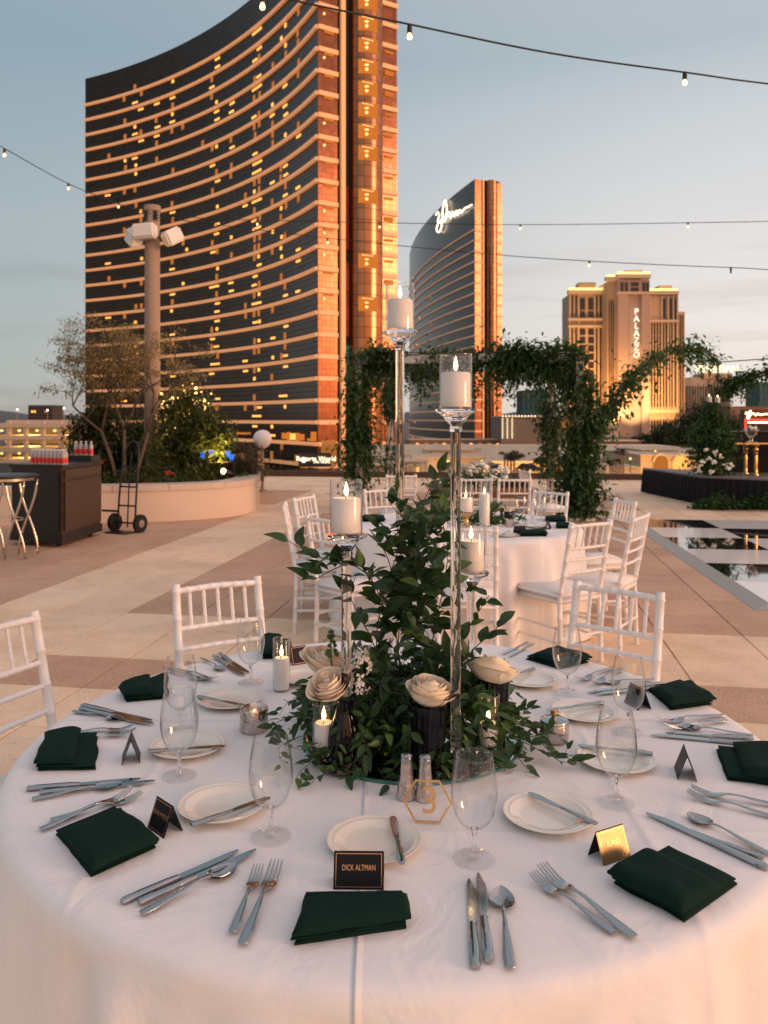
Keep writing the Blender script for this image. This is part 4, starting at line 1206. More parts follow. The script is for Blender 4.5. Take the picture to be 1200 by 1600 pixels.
# vines on garland frames
def path_leaves(path, rad, n, rd, fall=.25):
    path = [Vector(p) for p in path]; L = [0]
    for i in range(1, len(path)): L.append(L[-1]+(path[i]-path[i-1]).length)
    ks = [(rd.random()*L[-1], rd.uniform(.4, 1.0)) for _ in range(max(4, int(L[-1]/.17)))]
    out = []
    for _ in range(n):
        s, w = rd.choice(ks); s = min(L[-1], max(0, s+rd.gauss(0,.09)))
        i = 1
        while i < len(L)-1 and L[i] < s: i += 1
        u = (s-L[i-1])/(L[i]-L[i-1]+1e-9); p = path[i-1].lerp(path[i], u)
        r = rad*w if not callable(rad) else rad(s/L[-1])*w
        e = Vector((rd.gauss(0,.5), rd.gauss(0,.5), rd.gauss(0,.5)))*r
        if rd.random() < fall: e.z -= abs(rd.gauss(0,1))*r*.9
        out.append(tuple(p+e))
    return out
def vines(path, rad, n, rd):
    g = G()
    for k in range(n):
        ph = rd.random()*6.28; q = []
        for i, p in enumerate(path):
            a = ph + i*.9; q.append(Vector(p)+Vector((math.cos(a), math.sin(a), .5*math.sin(a*1.7)))*rad*rd.uniform(.3,.8))
        g.tube(smooth_path(q, 3), .008, 4)
    return g
ARC = thing('garland_arbor', 'white square arbor frame wrapped in green vines behind the tables', 'arbor', (P(735, 655, 13.5).x, 13.5, 0))
ob = ARC.location
posts = [(561, 13.4), (610, 16.0), (905, 12.6), (860, 15.0)]
zt = 2.56
pv = [Vector(((px-600)*D/F, D, 0)) for px, D in posts]
for p in pv:
    q = p-ob
    G().box((q.x, q.y, zt/2), (.11,.11,zt)).build('post', m_white_paint, ARC)
    G().box((q.x, q.y, .02), (.40,.40,.04)).build('foot', m_white_paint, ARC)
def beam(a, b_, z): 
    d = b_-a; m4 = Matrix.Translation((a+b_)/2-ob+Vector((0,0,z))) @ Matrix.Rotation(math.atan2(d.y, d.x), 4, 'Z')
    return G().box((0,0,0), (d.length+.1, .10, .14), m=m4)
for a, b_, z in ((0,2,zt-.03), (1,3,zt-.03), (0,1,zt-.18), (2,3,zt-.18)): beam(pv[a], pv[b_], z).build('beam', m_white_paint, ARC)
rd = random.Random(61); pts = []; vg = G()
def V0(q, z): return Vector((q.x-ob.x, q.y-ob.y, z))
for i, (r, nn, zlow) in enumerate(((.36, 3500, .28), (.25, 1300, .5), (.43, 6200, .05), (.29, 2000, .6))):
    pp = [V0(pv[i], zlow), V0(pv[i], .9), V0(pv[i], 1.6), V0(pv[i], 2.2), V0(pv[i], zt)]
    pts += path_leaves(pp, r, nn, rd, .2); vg.merge(vines(pp, r*.7, 5, rd))
for a, b_, r, nn in ((0,2,.30,6200), (1,3,.24,2600), (0,1,.30,1900), (2,3,.32,2100)):
    pp = [V0(pv[a].lerp(pv[b_], k/5), zt-.01+.05*rd.random()) for k in range(6)]
    pts += path_leaves(pp, r, nn, rd, .5); vg.merge(vines(pp, r*.6, 4, rd))
for k in range(60):                                        # hanging tendrils
    a, b_ = rd.choice(((0,2),(0,2),(1,3),(2,3)))
    p = V0(pv[a].lerp(pv[b_], rd.random()), zt-.1); ln = rd.uniform(.25, .75)
    pts += path_leaves([p, p+Vector((rd.uniform(-.1,.1),0,-ln))], .05, int(20*ln)+5, rd, 0)
pts = [p for p in pts if p[2] > .02]
leaf_cloud('leaves', pts, .115, m_gleaf, ARC, 62, kind='stuff')
vg.build('vines', m_stem, ARC)

def arc_garland(label, pp, rad, n, seed, posts=()):
    o = P(*pp[0]); t = thing('vine_garland', label, 'garland', o, group='free vine garlands at right')
    pth = smooth_path([P(*p)-o for p in pp], 4); rd = random.Random(seed)
    pts = path_leaves(pth, rad*.9, int(n*.42), rd, .35)
    for k in range(26):
        p = rd.choice(pth); e = Vector((rd.uniform(-.15,.15), rd.uniform(-.1,.1), rd.uniform(-.42,.34)))
        pts += path_leaves([p, p+e], .05, 13, rd, 0)
    leaf_cloud('leaves', pts, .112, m_gleaf, t, seed, kind='stuff')
    g = vines(pth[::3], rad*.5, 5, rd); g.tube(pth, .018, 6); g.build('vines', m_stem, t)
    return t
arc_garland('vine garland rising in an arc from the arbor towards the lanterns', [(915,690,12.5),(950,640,12.6),(985,590,12.9),(1020,560,13.4),(1060,545,14),(1098,548,14.6),(1122,566,14.9)], .31, 5200, 71)
arc_garland('vine garland coming in from the right edge and drooping towards the lanterns', [(1260,560,14.9),(1215,578,14.9),(1180,585,14.9),(1140,600,14.9),(1112,628,14.9)], .24, 3200, 72)
G_ = thing('garland_stand', 'thin dark metal stand holding the vine garlands over the stage', 'stand', (P(1122, 566, 15.0).x, 15.0, SH+.03))
G().tube([(0,0,0),(0,0,Z(566,15.0)-SH-.03)], .012, 6).tube([(0,0,Z(566,15.0)-SH-.03), P(1260,556,14.9)-G_.location], .010, 6).build('rod', m_black, G_)
G().lathe([(0,0),(.18,0),(.18,.015),(.03,.03),(0,.03)], 20).build('foot', m_black, G_)
# lanterns
def lantern(label, px, ptop, pbot, D, pch):
    a = P(px, pbot, D); t = thing('hanging_lantern', label, 'lantern', a, group='lanterns under the garland')
    h = (pbot-ptop)*D/F; r = .062
    for k in range(6):
        an = k*math.pi/3; q = (r*math.cos(an), r*math.sin(an))
        G().tube([(*q, 0), (*q, h*.66), (q[0]*.25, q[1]*.25, h*.93)], .006, 5).build('cage_bar', m_black, t)
    G().lathe([(0,-.01),(r+.008,-.01),(r+.008,.008),(0,.008)], 18).build('base', m_black, t)
    G().lathe([(r*.2,h*.93),(.03,h*.93),(.02,h),(0,h)], 12).build('cap', m_black, t)
    ch = (pbot-pch)*D/F
    G().tube([(0,0,h),(0,0,ch)], .005, 5).build('chain', m_black, t)
    c = thing('candle', 'short white candle inside the '+label.split(' with')[0], 'candle', a+Vector((0,0,.008)), group='candles in the lanterns')
    G().lathe([(0,0),(.042,0),(.043,.10),(.03,.098),(0,.095)], 16).build('wax', m_wax, c, smooth=40)
    G().lathe([(0,.095),(.010,.108),(.007,.122),(0,.14)], 8).build('flame', m_flame, c, smooth=True)
lantern('left lower hanging lantern under the vine garland', 1108, 600, 629, 14.4, 556)
lantern('right taller hanging lantern under the vine garland', 1121, 588, 630, 14.5, 568)
# tall green column with white flowers at its foot, and greenery along the stage foot
def blooms(base, spots, r, t, mat, rd):
    g = G()
    for px, py, D in spots:
        c = P(px, py, D)-Vector(base)
        for k in range(7):
            e = Vector((rd.gauss(0,1), rd.gauss(0,1), rd.gauss(0,1)))*r*.42
            g.ball(c+e, r*rd.uniform(.28,.62), 7, 5, (1, 1, rd.uniform(.6,1)))
    g.build('white_blossoms', mat, t, smooth=True)
bs = on_stage(1112, 15.2); rd = random.Random(81)
GC = thing('greenery_column', 'tall dark green floral column with cream blooms at its foot on the stage', 'flower arrangement', bs)
pp = [Vector((0,0,.05)), Vector((0,0,.5)), Vector((.03,0,1.0)), Vector((0,0,1.28))]
pts = path_leaves(pp, lambda s: .55 if s < .35 else .50*(1.15-s)+.12, 7000, rd, .3)
pts = [p for p in pts if p[2] > .01]
leaf_cloud('leaves', pts, .10, m_gleaf, GC, 82, kind='stuff')
vines(pp, .2, 8, rd).build('stems', m_stem, GC)
blooms(bs, [(1126,714,14.7),(1108,716,14.75),(1116,722,14.7),(1098,722,14.75),(1133,727,14.7),(1112,737,14.7),(1143,727,14.75),(1139,732,14.7),(1090,731,14.75),(1092,736,14.8),(1118,708,14.75),(1104,704,14.8)], .050, GC, m_white_flower, rd)
rd = random.Random(83); pts = []
for a, b_, n_ in ((1085, 1148, 2600), (1150, 1215, 2600)):
    for k in range(n_):
        px = rd.gauss((a+b_)/2, (b_-a)/4); q = onz(px, 792+3*rd.random(), 0); h = abs(rd.gauss(0, .075))*(1.1 - abs(px-(a+b_)/2)/(b_-a))
        pts.append((q.x, q.y-.10-rd.random()*.12, .03+h))
o = leaf_cloud('foot_greenery', pts, .10, m_gleaf, None, 84, kind='stuff'); tag(o, 'loose dark greenery laid along the foot of the black stage skirt', 'greenery')

# topiary and palms beyond the railing
def topiary(name, label, px, py, D, r, n, seed, group, palm=False):
    c = P(px, py, D); base = Vector((c.x, D, GZ)); t = thing(name, label, 'tree', base, group=group)
    rd = random.Random(seed)
    if palm:
        pts = []
        g = G()
        for k in range(16):
            a = rd.random()*6.28; L = r*rd.uniform(.8,1.2); q = []
            for i in range(7):
                u = i/6; q.append(Vector((math.cos(a)*L*u, math.sin(a)*L*u, c.z-GZ + L*(.55*u-.95*u*u))))
            g.tube(q, [.05*(1-i/7)+.01 for i in range(7)], 4)
            for i in range(1,7):
                for s in (-1,1):
                    for e in range(4): pts.append(tuple(q[i].lerp(q[i-1], e/4)+Vector((-math.sin(a)*s, math.cos(a)*s, -.3))*.16*rd.random()))
        g.build('fronds', m_treefar, t); leaf_cloud('crown', pts, .45, m_treefar, t, seed, asp=.16, droop=.6, kind='stuff')
        G().tube([(0,0,0),(.1,0,(c.z-GZ)*.5),(0,0,c.z-GZ)], [.28,.2,.18], 8).build('trunk', m_bark, t)
    else:
        pts, cs = clumpy((0,0,c.z-GZ), (r, r, r*.40), n, rd, 16, .34)
        leaf_cloud('crown', pts, r*.14, m_treefar, t, seed, kind='stuff')
        g = G()
        for k in range(4): g.tube([((k-1.5)*r*.30, 0, -.01), ((k-1.5)*r*.26, 0, c.z-GZ)], .10, 6)
        g.build('trunk', m_pole, t)
    return t
topiary('topiary_tree', 'flat topped trimmed tree with pale trunks beyond the railing', 796, 712, 70, 1.05, 2600, 91, 'small trees beyond the railing')
topiary('topiary_tree', 'small clipped tree left of the flat topped tree beyond the railing', 772, 727, 72, .62, 1400, 92, 'small trees beyond the railing')
topiary('palm_tree', 'little palm beside the flat topped trimmed tree beyond the railing', 824, 726, 74, .9, 0, 93, 'palms beyond the railing', True)
topiary('palm_tree', 'little palm just left of the right arbor post, beyond the railing', 846, 716, 78, .7, 0, 94, 'palms beyond the railing', True)
topiary('clipped_tree', 'small dark tree at right of the arbor beyond the railing', 969, 706, 90, .95, 1400, 95, 'small trees beyond the railing')
topiary('clipped_tree', 'low dark tree beside the sloping cream kiosk', 958, 722, 88, .9, 1400, 96, 'small trees beyond the railing')
for i, (px, py, D, rx, rz, lab) in enumerate(((1030, 690, 330, 7, 4.2, 'dark tree low at left of the far grove'), (1062, 681, 340, 9, 5.5, 'dark rounded tree in the middle of the far grove'),
      (1098, 668, 350, 10, 9.5, 'tallest dark tree of the far grove'), (1135, 678, 345, 9, 6.5, 'dark tree at the right end of the far grove'), (1005, 690, 500, 9, 4, 'tree row under the golden hotel'),
      (890, 690, 480, 8, 6, 'dark tree behind the right arbor post'), (860, 684, 470, 7, 5, 'dark tree left of the right arbor post'), (790, 680, 500, 6, 4, 'small dark tree at the grey marquee wall'))):
    c = P(px, py, D); shrub('broadleaf_tree', lab, 'tree', (c.x, D, GZ), (c.x, D, c.z), (rx, rx*.7, rz), 3600, rx*.16, m_treefar, 100+i, 22, .38, 'far dark trees', .35)

# ================================================================== CHAIRS
def make_chair():
    t = thing('chiavari_chair', '', 'chair')
    def tube(name, pts, r, knots=(), n=8):
        g = G(); pts = [Vector(p) for p in pts]; rr = []; q = []
        L = sum((pts[i+1]-pts[i]).length for i in range(len(pts)-1)); s = 0
        for i in range(len(pts)-1):
            a, b_ = pts[i], pts[i+1]; l = (b_-a).length; ks = sorted(k for k in knots if s/L <= k < (s+l)/L)
            q.append(a); rr.append(r)
            for k in ks:
                u = (k*L-s)/l
                for du, m in ((-.006,1),(-.003,1.16),(.003,1.16),(.006,1)):
                    uu = min(1, max(0, u+du/l)); q.append(a.lerp(b_, uu)); rr.append(r*m)
            s += l
        q.append(pts[-1]); rr.append(r)
        g.tube(q, rr, n); return g.build(name, m_chair, t, smooth=50)
    def yb(z): return -.185 - max(0, z-.43)*.20
    for s in (-1, 1):
        tube('back_post', [(.178*s, -.20, 0), (.172*s, -.186, .43), (.166*s, yb(.92), .92)], .0155, (.08,.2,.34,.52,.64,.74,.86,.97), 10)
        tube('front_leg', [(.19*s, .20, 0), (.185*s, .19, .42)], .0155, (.2,.5,.8), 10)
        for z in (.16, .25):
            tube('side_stretcher', [(.186*s, .198, z), (.176*s, -.195, z)], .009, (.3,.6), 6)
    for z in (.13, .22): tube('front_stretcher', [(-.188, .198, z), (.188, .198, z)], .009, (.25,.5,.75), 6)
    tube('rear_stretcher', [(-.176, -.197, .19), (.176, -.197, .19)], .009, (.5,), 6)
    for z in (.895, .755, .68, .60): tube('top_rail' if z > .85 else 'back_rail', [(-.168, yb(z), z), (0, yb(z)-.012, z+(.004 if z > .85 else 0)), (.168, yb(z), z)], .0115 if z > .85 else .0095, (.14,.28,.43,.57,.72,.86), 8)
    for k in range(5):
        x = -.112+.056*k
        tube('spindle', [(x, yb(.758)-.008, .758), (x, yb(.83)-.010, .83), (x, yb(.893)-.010, .893)], .0068, (.25,.55,.82), 6)
    def slab(w, d, z0, z1, rr):
        q = bmesh.new(); bmesh.ops.create_cube(q, size=1)
        for v in q.verts: v.co = Vector((v.co.x*w*(1 if v.co.y > 0 else .93), v.co.y*d, (z0+z1)/2+v.co.z*(z1-z0)))
        bmesh.ops.bevel(q, geom=q.edges[:], offset=rr, segments=3, affect='EDGES')
        me = bpy.data.meshes.new('x'); q.to_mesh(me); q.free(); me.polygons.foreach_set('use_smooth', [True]*len(me.polygons)); return me
    me = slab(.41, .41, .405, .43, .01); me.name = 'seat_frame'; me.materials.append(m_chair); obj('seat_frame', me, t)
    me = slab(.42, .42, .431, .478, .021); me.name = 'cushion'; me.materials.append(m_cushion); obj('cushion', me, t)
    return t
CH = make_chair(); first = [True]
def chair(cx, cy_, th, rb, label, group, turn=0):
    a = R(th); p = (cx+(rb-.26)*math.cos(a), cy_+(rb-.26)*math.sin(a), 0); rz = math.atan2(math.cos(a), -math.sin(a)) + R(turn)
    if first[0]:
        first[0] = False; CH.location = p; CH.rotation_euler = (0,0,rz); CH['label'] = label; CH['group'] = group; return CH
    return dup(CH, p, rz, label, group)
TC = Vector((.035, 2.055, 0)); T2 = Vector((.57, 6.2, 0))
g1 = 'white chairs at the near round table'; g2 = 'white chairs at the second round table'; g3 = 'white chairs near the wooden table'
chair(TC.x, TC.y, 159, 1.32, 'white chiavari chair cut by the left edge beside the near table', g1)
chair(TC.x, TC.y, 121, 1.32, 'white chiavari chair behind the near table, left of the candles', g1)
chair(TC.x, TC.y, 50.5, 1.32, 'white chiavari chair leaning at right behind the near table by the stemware', g1)
for th, rb, lab in ((185, 1.30, 'white chair seen edge on, leftmost at the second table'), (157, 1.32, 'white chair with its spindled back square to us, left of the nearest pillar candle'),
                    (224, 1.32, 'white chair half hidden by the crystal stem of the lowest left candle'), (267, 1.36, 'white chair with its back to us behind the tall greenery'),
                    (302, 1.33, 'white chair with cushion sideways at right front of the second table'), (326, 1.36, 'white chair seen edge on at right of the second table, nearest the dance floor'),
                    (10, 1.34, 'white chair behind the edge on chair, between second table and dance floor'), (48, 1.34, 'white chair at the far right of the second table before the vine post'),
                    (116, 1.34, 'white chair at the far left of the second table under the arbor')):
    chair(T2.x, T2.y, th, rb, lab, g2)
for x, y, rz, lab in ((1.40, 9.0, 0, 'white chair with its back to us at the wooden table, right one'), (.98, 9.05, 3, 'white chair with its back to us at the wooden table, partly behind the tall stem'),
                      (2.02, 10.2, -78, 'white chair turned edge on just left of the right vine post'), (.16, 9.6, 8, 'white chair behind the tallest crystal stem, farther away')):
    dup(CH, (x, y, 0), R(rz), lab, g3)

# ================================================================== WOODEN TABLE
WT = thing('wooden_table', 'dark polished wooden table behind the second round table', 'table', (1.15, 9.75, 0))
wd = .84
G().box((0,0,.735), (1.25, wd, .04)).build('tabletop', m_wood, WT)
G().box((0,-wd/2+.06,.68), (1.05,.02,.07)).build('apron', m_wood, WT); G().box((0,wd/2-.06,.68), (1.05,.02,.07)).build('apron', m_wood, WT)
for x in (-.53,.53):
    for y in (-1,1): G().box((x, y*(wd/2-.06), .3575), (.085,.085,.715)).build('leg', m_wood, WT)
    G().box((x, 0, .12), (.06, wd-.2, .06)).build('stretcher', m_wood, WT)
t = thing('black_folder_stack', 'stack of black folders on the right end of the wooden table', 'folders', (1.57, 9.7, .756))
rd = random.Random(3)
for k in range(4): G().box((rd.uniform(-.02,.02), rd.uniform(-.02,.02), .008+.018*k), (.30,.22,.016), rd.uniform(-.15,.15)).build('folder', m_black, t)
t = thing('white_flower_centerpiece', 'wide white flower centerpiece on the wooden table', 'flower arrangement', (1.05, 9.7, .756)); b_ = t.location
rd = random.Random(5)
blooms(b_, [(rd.uniform(706,792), rd.uniform(727,750), 9.7+rd.uniform(-.12,.12)) for _ in range(26)], .045, t, m_white_flower, rd)
pts = [(rd.gauss(0,.22), rd.gauss(0,.10), .02+abs(rd.gauss(0,.08))) for _ in range(900)]
leaf_cloud('leaves', pts, .07, m_gleaf, t, 6, kind='stuff')

# ================================================================== ROUND TABLES AND CLOTHS
def table_and_cloth(c, seed, tl, cl, crease):
    t = thing('round_table', tl, 'table', c)
    G().lathe([(0,T-.03),(.895,T-.03),(.90,T-.025),(.90,T-.010),(.895,T-.006),(0,T-.006)], 64).build('tabletop', m_wood, t, smooth=40)
    for k in range(4):
        a = R(45+90*k); x, y = .55*math.cos(a), .55*math.sin(a)
        G().tube([(x*1.05,y*1.05,0),(x,y,T-.031)], .018, 8).build('leg', m_black, t)
    rd = random.Random(seed); n = 520; ph = [rd.random()*6.28 for _ in range(8)]
    rings = [(.0,0),(.12,0),(.24,0),(.36,0),(.48,0),(.60,0),(.72,0),(.80,0),(.86,0),(.890,-.0008),(.905,-.004),(.916,-.011),(.922,-.022),(.925,-.04)]
    zs = [.07,.11,.16,.22,.29,.36,.44,.52,.60,.68,.735,.752]
    g = G(); prof = []
    for k in range(n):
        a = 2*math.pi*k/n
        q_ = a + .05*math.sin(3*a+ph[2]) + .03*math.sin(7*a+ph[6])
        f = .50*math.sin(13*q_+ph[0]) + .55*math.sin(22*q_+ph[1])*(.6+.4*math.sin(3*a+ph[3])) + .30*math.sin(37*q_+ph[7])*(.5+.5*math.sin(5*a+ph[4]))
        f = (f if f < 0 else f**1.25)
        row = []
        for r, z in rings: row.append((r, T+z + (.0006*math.sin(7*a+ph[4])*r if z > -.003 else 0)))
        for z in zs:
            u = min(1, (z-.04)/.7); am = .056*u**.42; r = .922+.022*u+am*(f+.45)+.006*u*math.sin(29*a+ph[5]+4*u)
            row.append((r, max(.006, T-z)))
        prof.append((a, row))
    m = len(rings)+len(zs); vs = []; fs = []
    for a, row in prof:
        for r, z in row: vs.append((r*math.cos(a), r*math.sin(a), z))
    for k in range(n):
        k2 = (k+1) % n
        for i in range(m-1):
            q = (k*m+i, k2*m+i, k2*m+i+1, k*m+i+1)
            fs.append(q if i else (k*m, k2*m+1, k*m+1))
    mat = bpy.data.materials.get('tablecloth_linen')
    if mat is None:
        mat = m_cloth.copy(); mat.name = 'tablecloth_linen'; nt = mat.node_tree
        b = nt.nodes['Principled BSDF']; tc = nt.nodes.new('ShaderNodeTexCoord'); sp = nt.nodes.new('ShaderNodeSeparateXYZ')
        nt.links.new(tc.outputs['Object'], sp.inputs[0])
        acc = None
        def ridge(axis, pos, w, amp):
            nonlocal acc
            s = nt.nodes.new('ShaderNodeMath'); s.operation = 'SUBTRACT'; s.inputs[1].default_value = pos; nt.links.new(sp.outputs[axis], s.inputs[0])
            d = nt.nodes.new('ShaderNodeMath'); d.operation = 'DIVIDE'; d.inputs[1].default_value = w; nt.links.new(s.outputs[0], d.inputs[0])
            q = nt.nodes.new('ShaderNodeMath'); q.operation = 'MULTIPLY'; nt.links.new(d.outputs[0], q.inputs[0]); nt.links.new(d.outputs[0], q.inputs[1])
            ng = nt.nodes.new('ShaderNodeMath'); ng.operation = 'MULTIPLY'; ng.inputs[1].default_value = -1; nt.links.new(q.outputs[0], ng.inputs[0])
            ex = nt.nodes.new('ShaderNodeMath'); ex.operation = 'EXPONENT'; nt.links.new(ng.outputs[0], ex.inputs[0])
            ml = nt.nodes.new('ShaderNodeMath'); ml.operation = 'MULTIPLY'; ml.inputs[1].default_value = amp; nt.links.new(ex.outputs[0], ml.inputs[0])
            if acc is None: acc = ml.outputs[0]
            else:
                ad = nt.nodes.new('ShaderNodeMath'); nt.links.new(acc, ad.inputs[0]); nt.links.new(ml.outputs[0], ad.inputs[1]); acc = ad.outputs[0]
        ridge(0, -.075, .0045, .9); ridge(1, .10, .006, .6); ridge(0, .47, .012, .35); ridge(0, -.56, .012, .35); ridge(1, -.48, .014, .30); ridge(1, .55, .014, .3)
        nz = nt.nodes.new('ShaderNodeTexNoise'); nz.inputs['Scale'].default_value = 6; nz.inputs['Detail'].default_value = 5; nz.inputs['Distortion'].default_value = .8
        nt.links.new(tc.outputs['Object'], nz.inputs['Vector'])
        mz = nt.nodes.new('ShaderNodeMath'); mz.operation = 'MULTIPLY'; mz.inputs[1].default_value = 1.6; nt.links.new(nz.outputs['Fac'], mz.inputs[0])
        ad = nt.nodes.new('ShaderNodeMath'); nt.links.new(acc, ad.inputs[0]); nt.links.new(mz.outputs[0], ad.inputs[1])
        bp = nt.nodes.new('ShaderNodeBump'); bp.inputs['Strength'].default_value = .8; bp.inputs['Distance'].default_value = .007
        nt.links.new(ad.outputs[0], bp.inputs['Height'])
        old = [l for l in nt.links if l.to_socket == b.inputs['Normal']]
        if old: nt.links.new(bp.outputs[0], old[0].from_node.inputs['Normal'])
    o = g.add(vs, fs).build('tablecloth', mat, None, smooth=True, loc=c)
    tag(o, cl, 'tablecloth')
table_and_cloth(TC, 12, 'round banquet table hidden under the near white cloth', 'white floor length cloth on the near table, set for dinner', True)
table_and_cloth(T2, 14, 'round banquet table hidden under the second white cloth', 'white floor length cloth on the second table behind the greenery', False)

# ------------------------------------------------------------------ tableware builders
SEAT = {1: 'front left seat', 2: 'front seat nearest us', 3: 'front right seat', 4: 'right edge seat', 5: 'upper right seat',
        6: 'far right seat', 7: 'far left seat', 8: 'left edge seat', 9: 'seat behind the slim pillar candle', 10: 'far seat behind the greenery'}
def along(o, a, b, L0, z=0, tilt=0, lim=(.86, 1.14)):
    a, b = Vector(a), Vector(b); d = b-a; L = d.length; s = min(lim[1], max(lim[0], L/L0))
    mid = (a+b)/2; st = mid - d.normalized()*s*L0/2
    o.location = (st.x, st.y, T+.0005+z); o.rotation_euler = (0, -tilt, math.atan2(d.y, d.x)); o.scale = (s, s, s)
def fork_mesh():
    g = G(); L = .205
    xs = [(0,.0135,.006),(.004,.0165,.006),(.03,.0165,.0065),(.07,.012,.009),(.10,.0075,.0125),(.118,.0068,.0125),(.130,.010,.0105),(.138,.020,.0085)]
    g.strip([(x,0,z) for x, w, z in xs], [w for x, w, z in xs], [.0028]*5+[.0034]*2+[.0022])
    xs = [(.137,.020,.0085),(.146,.0242,.0062),(.158,.0246,.0050),(.166,.0246,.0055)]
    g.strip([(x,0,z) for x, w, z in xs], [w for x, w, z in xs], .0019)
    for k in range(4):
        y = (-1.5+k)*.0067
        q = [(.165,y,.0055),(.180,y,.0085),(.195,y*.97,.0135),(.2045,y*.95,.0175)]
        g.strip(q, [.0042,.0038,.0032,.0014], .0018)
    return g.mesh('fork', m_steel, smooth=75)
def spoon_mesh():
    g = G()
    xs = [(0,.0135,.006),(.004,.0165,.006),(.03,.0165,.0065),(.07,.0115,.009),(.105,.0068,.0125),(.125,.006,.0125),(.138,.0075,.010)]
    g.strip([(x,0,z) for x, w, z in xs], [w for x, w, z in xs], [.0028]*5+[.0034]*2)
    nu, nv = 14, 10; top = []; fs = []
    for i in range(nu+1):
        u = i/nu; w = .0205*(math.sin(math.pi*min(1,u**.82*.985+.012)))**.62
        for j in range(nv+1):
            v = -1+2*j/nv
            z = .0105 - .0085*(1-v*v)*math.sin(math.pi*u)**.7 - .0015*math.sin(math.pi*u)
            top.append((.136+.062*u, w*v, max(.0012, z)))
    m = nv+1
    for i in range(nu):
        for j in range(nv): fs.append((i*m+j, i*m+j+1, (i+1)*m+j+1, (i+1)*m+j))
    k = len(top); bot = [(x, y*1.01, z-.0012) for x, y, z in top]
    g.add(top+bot, fs+[tuple(k+a for a in reversed(f)) for f in fs])
    return g.mesh('spoon', m_steel, smooth=75, fixn=False)
def knife(name, label, L=.235, bw=.019):
    t = thing(name, label, 'knife')
    hl = L*.46
    G().strip([(0,0,.005),(.004,0,.005),(hl*.3,0,.0052),(hl*.8,0,.005),(hl,0,.0046)], [.0125,.0155,.0158,.0132,.0105], [.007,.0088,.0088,.0078,.006]).build('handle', m_steel, t, smooth=50)
    g = G(); n = 12; up = []; lo = []
    for i in range(n+1):
        u = i/n; x = hl+(L-hl)*u
        up.append((x, .0055*(1-.2*u) if u < .9 else .0044*(1-(u-.9)/.1*.6))); lo.append((x, -(bw*.5)*(.55+.62*math.sin(math.pi*min(1,.15+u*.62)))*(1-max(0,u-.72)/.28*.82)))
    poly = [p for p in up]+[p for p in reversed(lo)]
    g.prism(poly, .0036, .0056); g.build('blade', m_steel, t)
    return t
def butter_knife(label):
    t = thing('butter_knife', label, 'butter knife'); L = .17
    G().strip([(0,0,.004),(.004,0,.004),(.03,0,.0042),(.085,0,.004)], [.011,.0135,.013,.0085], [.005,.0062,.006,.0045]).build('handle', m_steel, t, smooth=50)
    pl = [(.083,.0042),(.10,.0072),(.14,.0085),(.162,.0075),(.17,.002),(.166,-.0055),(.14,-.0072),(.10,-.0045),(.083,-.0042)]
    G().prism(list(reversed(pl)), .0032, .005).build('blade', m_steel, t)
    return t
FM, SM = fork_mesh(), spoon_mesh()
KN = [None]; BK = [None]
NK = lambda s: SEAT[s]
def forks(s, *pairs):
    for i, (h, tp) in enumerate(pairs):
        o = obj('fork', FM); tag(o, ('steel fork nearer the napkin at the ', 'outer steel fork of the pair at the ')[i]+NK(s), 'fork', 'forks laid on the near table')
        along(o, onz(*h), onz(*tp, T+.014), .205, .0 if i == 0 else .0015)
def spoon(s, h, tp):
    o = obj('spoon', SM); tag(o, 'steel soup spoon beside the knives at the '+NK(s), 'spoon', 'spoons laid on the near table'); along(o, onz(*h), onz(*tp, T+.008), .198)
def knives(s, *pairs):
    for i, (h, tp) in enumerate(pairs):
        lab = ('larger steel knife of the pair at the ', 'smaller steel knife beside the spoon at the ')[i]+NK(s)
        o = KN[0]
        if o is None: o = KN[0] = knife('dinner_knife', lab); o['group'] = 'knives laid on the near table'
        else: o = dup(KN[0], (0,0,0), 0, lab, 'knives laid on the near table')
        along(o, onz(*h), onz(*tp, T+.004), .235, .0 if i == 0 else .0012, lim=(.78, 1.1))
def plate_mesh():
    pr = [(0,.006),(.052,.0055),(.058,.0065),(.066,.0105),(.074,.0125),(.0755,.0133),(.077,.0128),(.084,.0142),(.0878,.0155),(.0895,.0150),(.0888,.0135),(.075,.0095),(.060,.003),(.055,.0),(.050,.0),(.048,.003),(0,.003)]
    return G().lathe(pr, 56).mesh('bread_plate', m_china, smooth=50)
PM = plate_mesh()
def plate(s, c, h=None, tp=None):
    p = onz(*c, T+.008); o = obj('bread_plate', PM, None, (p.x, p.y, T+.0008)); tag(o, 'small ivory bread plate at the '+NK(s), 'plate', 'bread plates on the near table')
    if h:
        lab = 'steel butter knife lying across the bread plate at the '+NK(s)
        o = BK[0]
        if o is None: o = BK[0] = butter_knife(lab); o['group'] = 'butter knives on the bread plates'
        else: o = dup(BK[0], (0,0,0), 0, lab, 'butter knives on the bread plates')
        along(o, onz(*h, T+.019), onz(*tp, T+.019), .17, .0145, lim=(.85, 1.1))

